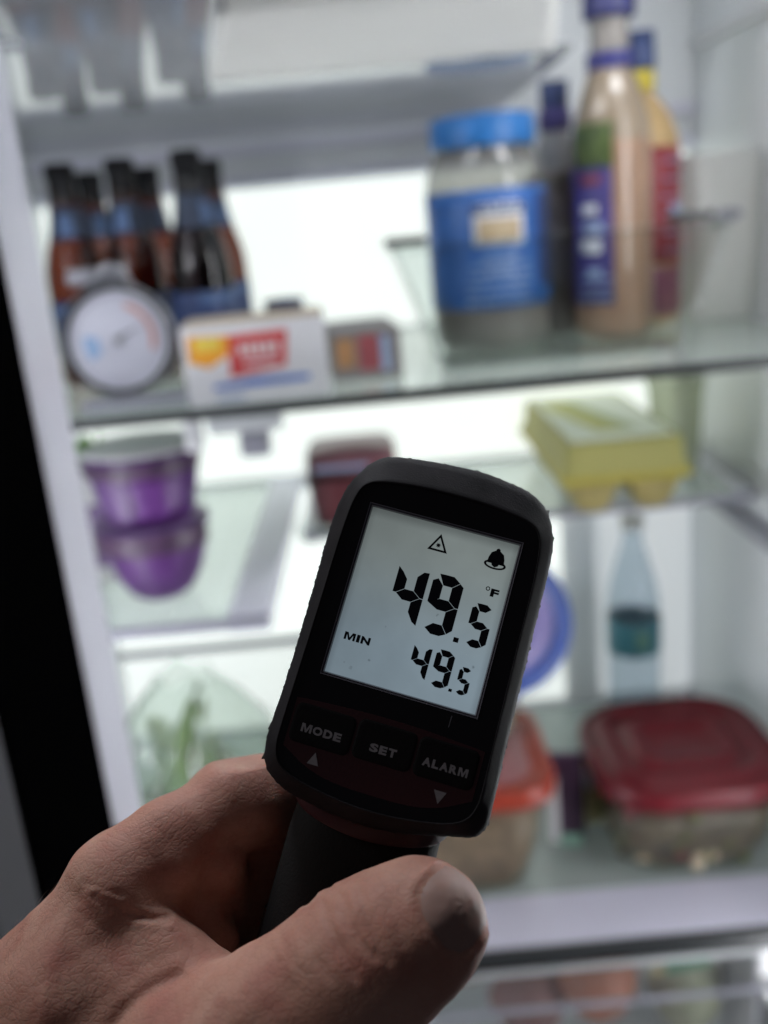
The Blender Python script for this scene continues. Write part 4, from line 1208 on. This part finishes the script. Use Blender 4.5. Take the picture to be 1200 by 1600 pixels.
# fleshy rolls under the index and middle finger roots
add((272, 1350, 208, 6.4), (272, 1445, 222, 7.5), 2.0)
add((334, 1347, 215, 7.2), (345, 1440, 233, 9.0), 1.8)
add((300, 1440, 240, 14), (360, 1400, 246, 10), 4)
add((345, 1335, 231, 9.5), (455, 1325, 242, 14), 5)  # filler flesh added from here to block light leaking through the gap
add((345, 1420, 229, 9), (420, 1410, 240, 13), 5)
add((385, 1330, 252, 14), (545, 1330, 272, 13), 6)
add((330, 1420, 250, 15), (440, 1400, 262, 14), 6)
add((400, 1335, 240, 12), (395, 1450, 244, 14), 7)
add((278, 1425, 214, 7), (332, 1478, 211, 6), 5)
add((350, 1372, 235, 9), (440, 1335, 251, 12), 5)
add((345, 1445, 236, 11), (410, 1425, 248, 12), 5)
add((360, 1400, 238, 11), (425, 1380, 250, 12), 5)
# middle, ring and little finger close round the far side of the grip
add((160, 1490, 236, 13), (310, 1405, 258, 11.5), 4)
add((310, 1405, 258, 11.5), (450, 1362, 277, 10.5), 3)
add((450, 1362, 277, 10.5), (560, 1400, 272, 9), 2)
add((380, 1330, 246, 9), (450, 1320, 262, 10), 4)
add((150, 1560, 238, 13), (280, 1490, 260, 11.2), 4)
add((280, 1490, 260, 11.2), (440, 1465, 277, 9.8), 2.5)
add((440, 1465, 277, 9.8), (545, 1490, 270, 8.8), 2)
add((120, 1640, 240, 12), (255, 1580, 262, 10), 4)
add((255, 1580, 262, 10), (400, 1560, 276, 8.8), 2.5)
add((400, 1560, 276, 8.8), (490, 1575, 270, 7.8), 2)
# web between thumb and index
add((190, 1430, 203, 9), (318, 1522, 196, 5.0), 4)
add((150, 1560, 200, 17), (330, 1563, 192, 7.5), 7)
# thumb
add((110, 1800, 198, 22), (300, 1685, 187, 16.5), 7)
add((300, 1685, 187, 16.5), (436, 1602, 183, 15.0), 3.5)
add((436, 1602, 183, 15.0), (556, 1517, 182, 14.2), 3)
add((556, 1517, 182, 14.2), (612, 1475, 181.5, 12.9), 5)
add((612, 1475, 181.5, 12.9), (664, 1443, 181, 12.0), 5)
# narrow band for fine relief
I = np.nonzero(np.abs(SDF) < 2.4)
px3 = np.stack([ax[i][I[i]] for i in range(3)], 1)
Dp = -px3[:, 2]; PX = 600 + 1500 * px3[:, 0] / Dp; PY = 800 - 1500 * px3[:, 1] / Dp
dv = SDF[I]
def crease(P, w, A, dmax=215, dmin=0):
    """a furrow along a curve drawn over the near side of the skin"""
    best = np.full(len(PX), 1e9)
    for (x0, y0), (x1, y1) in zip(P, P[1:]):
        L2 = (x1 - x0) ** 2 + (y1 - y0) ** 2
        t = np.clip(((PX - x0) * (x1 - x0) + (PY - y0) * (y1 - y0)) / L2, 0, 1)
        best = np.minimum(best, np.hypot(PX - x0 - t * (x1 - x0), PY - y0 - t * (y1 - y0)))
    g = A * np.exp(-(best / w) ** 2) - .35 * A * np.exp(-((best - 2.2 * w) / (1.3 * w)) ** 2)
    g[(Dp > dmax) | (Dp < dmin)] = 0
    return g
thumb_c = [CP(436, 1602, 183), CP(556, 1517, 182), CP(664, 1443, 181)]
dv = dv + crease([(282, 1526), (248, 1540), (222, 1556), (198, 1578), (180, 1602)], 11, .55)
dv = dv + crease([(148, 1400), (172, 1416), (205, 1430), (240, 1436), (262, 1434)], 5, .55)
dv = dv + crease([(130, 1378), (160, 1390), (190, 1398)], 4, .25)
dv = dv + crease([(120, 1425), (150, 1445), (190, 1462)], 4, .2)
dv = dv + crease([(270, 1455), (285, 1475), (310, 1490)], 4, .3)
# knuckle folds across the thumb joint
for P, w, A in (([(518, 1390), (538, 1405), (545, 1440), (560, 1470), (588, 1498)], 5, .42), ([(560, 1388), (572, 1425), (590, 1470), (606, 1505)], 5.5, .38),
                ([(505, 1410), (512, 1440), (530, 1480), (556, 1530)], 5, .45), ([(600, 1385), (615, 1430), (634, 1478)], 5, .2), ([(478, 1418), (490, 1400)], 3.5, .45),
                ([(470, 1450), (490, 1490), (515, 1530)], 5, .22), ([(435, 1455), (450, 1490), (470, 1520)], 5, .15), ([(530, 1420), (540, 1450)], 4, .25), ([(420, 1480), (436, 1505)], 4, .15)):
    dv = dv + crease(P, w * 1.1, A * .9)
# thumbnail: sunk bed with raised folds
Tc = CP(664, 1443, 181)
nrm = np.array([.50, .53, .69]); nrm /= np.linalg.norm(nrm)
axv = CP(664, 1443, 181) - CP(600, 1484, 181.5); axv = axv / np.linalg.norm(axv) + np.array([0, 0, -.25]); axv -= nrm * (axv @ nrm); axv /= np.linalg.norm(axv)
bxv = np.cross(nrm, axv)
rel = px3 - Tc
s_ = rel @ axv; t_ = rel @ bxv; h_ = rel @ nrm
NS0, NA_, NB_ = 1.3, 8.4, 7.6
q_ = (np.abs((s_ - NS0) / NA_) ** 2.6 + np.abs(t_ / NB_) ** 2.6) ** (1 / 2.6)
front = (h_ > 2) & (np.linalg.norm(rel, axis=1) < 17)
bed = .45 * (1 / (1 + np.exp((q_ - 1.0) * 26)))
fold = -.22 * np.exp(-((q_ - 1.10) / .08) ** 2) * (s_ < 6)
dv = np.where(front, dv + bed + fold, dv)
# slow unevenness of flesh
def lump(f, a, p):
    return a * (np.sin(px3[:, 0] * f + p) * np.sin(px3[:, 1] * f * 1.1 + 2 * p) * np.sin(px3[:, 2] * f * .9 + 3 * p))
dv = dv + lump(.32, .35, .3) + lump(.75, .10, 1.1) + lump(1.7, .03, 2.0)
SDF[I] = dv
for i, e in ((0, 0), (1, 0), (2, 0), (0, -1), (1, -1), (2, -1)):
    idx = [slice(None)] * 3; idx[i] = e
    SDF[tuple(idx)] = np.maximum(SDF[tuple(idx)], .5)
g = vdb.FloatGrid(12.0); g.copyFromArray(SDF)
pts, quads = g.convertToQuads(0.0)
pts = pts * VOX + lo_
wrist = np.array(CP(-60, 1790, 212))
hand_m = bpy.data.meshes.new('hand')
hv = (pts - wrist) * MM
hand_m.vertices.add(len(hv)); hand_m.vertices.foreach_set('co', hv.astype(np.float32).ravel())
hand_m.loops.add(len(quads) * 4); hand_m.loops.foreach_set('vertex_index', quads[:, ::-1].astype(np.int32).ravel())
hand_m.polygons.add(len(quads)); hand_m.polygons.foreach_set('loop_start', np.arange(0, len(quads) * 4, 4, dtype=np.int32))
hand_m.update(calc_edges=True); hand_m.validate()
hand_m.polygons.foreach_set('use_smooth', [True] * len(hand_m.polygons))
hand = bpy.data.objects.new('hand', hand_m); COL.objects.link(hand)
tag(hand, 'left hand gripping the black thermometer with its thumb across the grip', 'hand')
hand.matrix_world = CAM @ Matrix.Translation(Vector([float(c) for c in wrist]) * MM)
sm = hand.modifiers.new('relax', 'SMOOTH'); sm.factor = .5; sm.iterations = 2

def mat_skin():
    m, nt, N, L = nodes_of('skin')
    p = N['Principled BSDF']
    tc = N.new('ShaderNodeTexCoord')
    def noise(sc, det=5, dist=0):
        n = N.new('ShaderNodeTexNoise'); n.inputs['Scale'].default_value = sc; n.inputs['Detail'].default_value = det; n.inputs['Distortion'].default_value = dist
        L.new(tc.outputs['Object'], n.inputs['Vector']); return n.outputs['Fac']
    r1 = N.new('ShaderNodeValToRGB')
    e = r1.color_ramp.elements
    e[0].position = .30; e[0].color = (.47, .22, .165, 1)
    e[1].position = .72; e[1].color = (.60, .36, .275, 1)
    L.new(noise(55, 6), r1.inputs[0])
    # ruddy blotches
    mx = N.new('ShaderNodeMix'); mx.data_type = 'RGBA'; mx.inputs[7].default_value = (.42, .15, .12, 1)
    r2 = N.new('ShaderNodeMapRange'); r2.inputs['From Min'].default_value = .50; r2.inputs['From Max'].default_value = .75; r2.inputs['To Max'].default_value = .6
    L.new(noise(120, 3), r2.inputs['Value']); L.new(r2.outputs[0], mx.inputs[0]); L.new(r1.outputs[0], mx.inputs[6])
    # fine criss-cross lines
    mp = N.new('ShaderNodeMapping'); mp.inputs['Scale'].default_value = (1.0, 1.35, 1.0); mp.inputs['Rotation'].default_value = (0, 0, .6)
    L.new(tc.outputs['Object'], mp.inputs[0])
    wob = N.new('ShaderNodeTexNoise'); wob.inputs['Scale'].default_value = 300; L.new(mp.outputs[0], wob.inputs['Vector'])
    ma = N.new('ShaderNodeVectorMath'); ma.operation = 'MULTIPLY_ADD'; ma.inputs[1].default_value = (.0022,) * 3
    L.new(wob.outputs['Color'], ma.inputs[0]); L.new(mp.outputs[0], ma.inputs[2])
    v1 = N.new('ShaderNodeTexVoronoi'); v1.feature = 'DISTANCE_TO_EDGE'; v1.inputs['Scale'].default_value = 950; L.new(ma.outputs[0], v1.inputs['Vector'])
    v2 = N.new('ShaderNodeTexVoronoi'); v2.feature = 'DISTANCE_TO_EDGE'; v2.inputs['Scale'].default_value = 470; L.new(ma.outputs[0], v2.inputs['Vector'])
    def cl(s, b):
        n = N.new('ShaderNodeMapRange'); n.inputs['From Max'].default_value = b; n.interpolation_type = 'SMOOTHSTEP'; L.new(s, n.inputs['Value']); return n.outputs[0]
    def mth(op, a, b):
        n = N.new('ShaderNodeMath'); n.operation = op
        for i, x in enumerate((a, b)):
            if isinstance(x, (int, float)): n.inputs[i].default_value = x
            else: L.new(x, n.inputs[i])
        return n.outputs[0]
    h = mth('ADD', mth('MULTIPLY', cl(v1.outputs['Distance'], .25), .5), mth('MULTIPLY', cl(v2.outputs['Distance'], .18), .7))
    h = mth('ADD', h, mth('MULTIPLY', noise(900, 6), .8))
    h = mth('ADD', h, mth('MULTIPLY', noise(160, 4), .8))
    b = N.new('ShaderNodeBump'); b.inputs['Strength'].default_value = .28; b.inputs['Distance'].default_value = .0002
    L.new(h, b.inputs['Height']); L.new(b.outputs[0], p.inputs['Normal'])
    dk = N.new('ShaderNodeMix'); dk.data_type = 'RGBA'; dk.blend_type = 'MULTIPLY'; dk.inputs[0].default_value = .12
    L.new(mx.outputs[2], dk.inputs[6])
    g1 = N.new('ShaderNodeMapRange'); g1.inputs['From Max'].default_value = .12; g1.inputs['To Min'].default_value = .55; g1.inputs['To Max'].default_value = 1
    L.new(v2.outputs['Distance'], g1.inputs['Value'])
    L.new(g1.outputs[0], dk.inputs[7]); L.new(dk.outputs[2], p.inputs['Base Color'])
    p.inputs['Roughness'].default_value = .58
    p.inputs['Specular IOR Level'].default_value = .3
    p.inputs['Subsurface Weight'].default_value = .35
    p.inputs['Subsurface Radius'].default_value = (1, .28, .15)
    p.inputs['Subsurface Scale'].default_value = .0035
    return m
hand_m.materials.append(mat_skin())
# thumbnail plate resting in its bed
def sdf_at(P):
    f = (P - lo_) / VOX; i = np.floor(f).astype(int); i = np.clip(i, 0, dims - 2); w = f - i
    r = 0
    for a in (0, 1):
        for b in (0, 1):
            for c in (0, 1):
                r += SDF[i[0] + a, i[1] + b, i[2] + c] * (w[0] if a else 1 - w[0]) * (w[1] if b else 1 - w[1]) * (w[2] if c else 1 - w[2])
    return r
NV = []; NF = []
nn, mm_ = 14, 40
for j in range(nn + 1):
    rr = j / nn
    for k in range(mm_):
        a = 2 * math.pi * k / mm_
        c, s = math.cos(a), math.sin(a)
        q = (abs(c) ** 2.6 + abs(s) ** 2.6) ** (-1 / 2.6)
        base = Tc + axv * (NS0 + NA_ * .97 * rr * q * c) + bxv * (NB_ * .97 * rr * q * s)
        lo_h, hi_h = 0.0, 16.0
        h = 16.0
        while h > 0 and sdf_at(base + nrm * h) > 0: h -= .25
        h += .16 + .18 * (1 - rr ** 4) - (.35 if rr > .96 and c < .3 else 0)
        NV.append(tuple((base + nrm * h - wrist) * MM))
for j in range(nn):
    for k in range(mm_):
        k2 = (k + 1) % mm_
        NF.append((j * mm_ + k, (j + 1) * mm_ + k, (j + 1) * mm_ + k2, j * mm_ + k2))
HV = []; HF = []
Pv = pts[::7]; Dv = -Pv[:, 2]; hx_ = 600 + 1500 * Pv[:, 0] / Dv; hy_ = 800 - 1500 * Pv[:, 1] / Dv
sel = Pv[(hx_ < 190) & (hx_ > -60) & (hy_ > 1340) & (hy_ < 1640) & (Dv < 212)]
rh = np.random.RandomState(3)
for p0 in sel[rh.choice(len(sel), 150, replace=False)]:
    c0 = np.array([-35, -125, -222.0]); n0 = (p0 - c0); n0 /= np.linalg.norm(n0)
    d0 = n0 * .45 + np.array([.55, .55, .1]) + rh.normal(0, .18, 3); d0 /= np.linalg.norm(d0)
    L0 = rh.uniform(2.0, 4.5); side = np.cross(d0, n0); side /= np.linalg.norm(side) + 1e-6
    b_ = len(HV)
    for t in (0, .35, .7, 1.0):
        c_ = p0 + d0 * L0 * t - n0 * 1.1 * t * t * L0 * .3
        w_ = .028 * (1 - .8 * t)
        for q in (side, n0 * .8 - side * .5, -n0 * .8 - side * .5): HV.append(tuple((c_ + q * w_ - wrist) * MM))
    for i_ in range(3):
        for k_ in range(3):
            a_ = b_ + i_ * 3 + k_; e_ = b_ + i_ * 3 + (k_ + 1) % 3
            HF.append((a_, e_, e_ + 3, a_ + 3))
hh = link_mesh('hand_hair', HV, HF, mat('hair', (.20, .13, .09), .5), hand)
hh['kind'] = 'stuff'
M['nail'] = mat('nail', (.40, .25, .21), .5, var=.12, vscale=120, spec=.4, sss=.2)
nl = link_mesh('thumbnail', NV, NF, M['nail'], hand)
bmn = bmesh.new(); bmn.from_mesh(nl.data); bmesh.ops.remove_doubles(bmn, verts=bmn.verts, dist=1e-5); bmn.to_mesh(nl.data); bmn.free()
s2 = nl.modifiers.new('relax', 'SMOOTH'); s2.factor = .5; s2.iterations = 4
sol = nl.modifiers.new('thick', 'SOLIDIFY'); sol.thickness = .0004; sol.offset = -1

# red aiming dot of the thermometer on the rear wall: a narrow beam
sp = bpy.data.lights.new('aiming_beam', 'SPOT'); sp.energy = 90; sp.color = (1, .02, .05); sp.spot_size = R(1.0); sp.spot_blend = .6; sp.shadow_soft_size = .001
so = bpy.data.objects.new('aiming_beam', sp); COL.objects.link(so)
src = DEV @ Vector((0, .012, -.082)); tgt = Vector((.107, 1.37, -.316))
so.location = src; so.rotation_euler = (tgt - src).to_track_quat('-Z', 'Y').to_euler()
for ob in list(bpy.data.objects):
    if ob.type == 'EMPTY': ob.hide_render = False
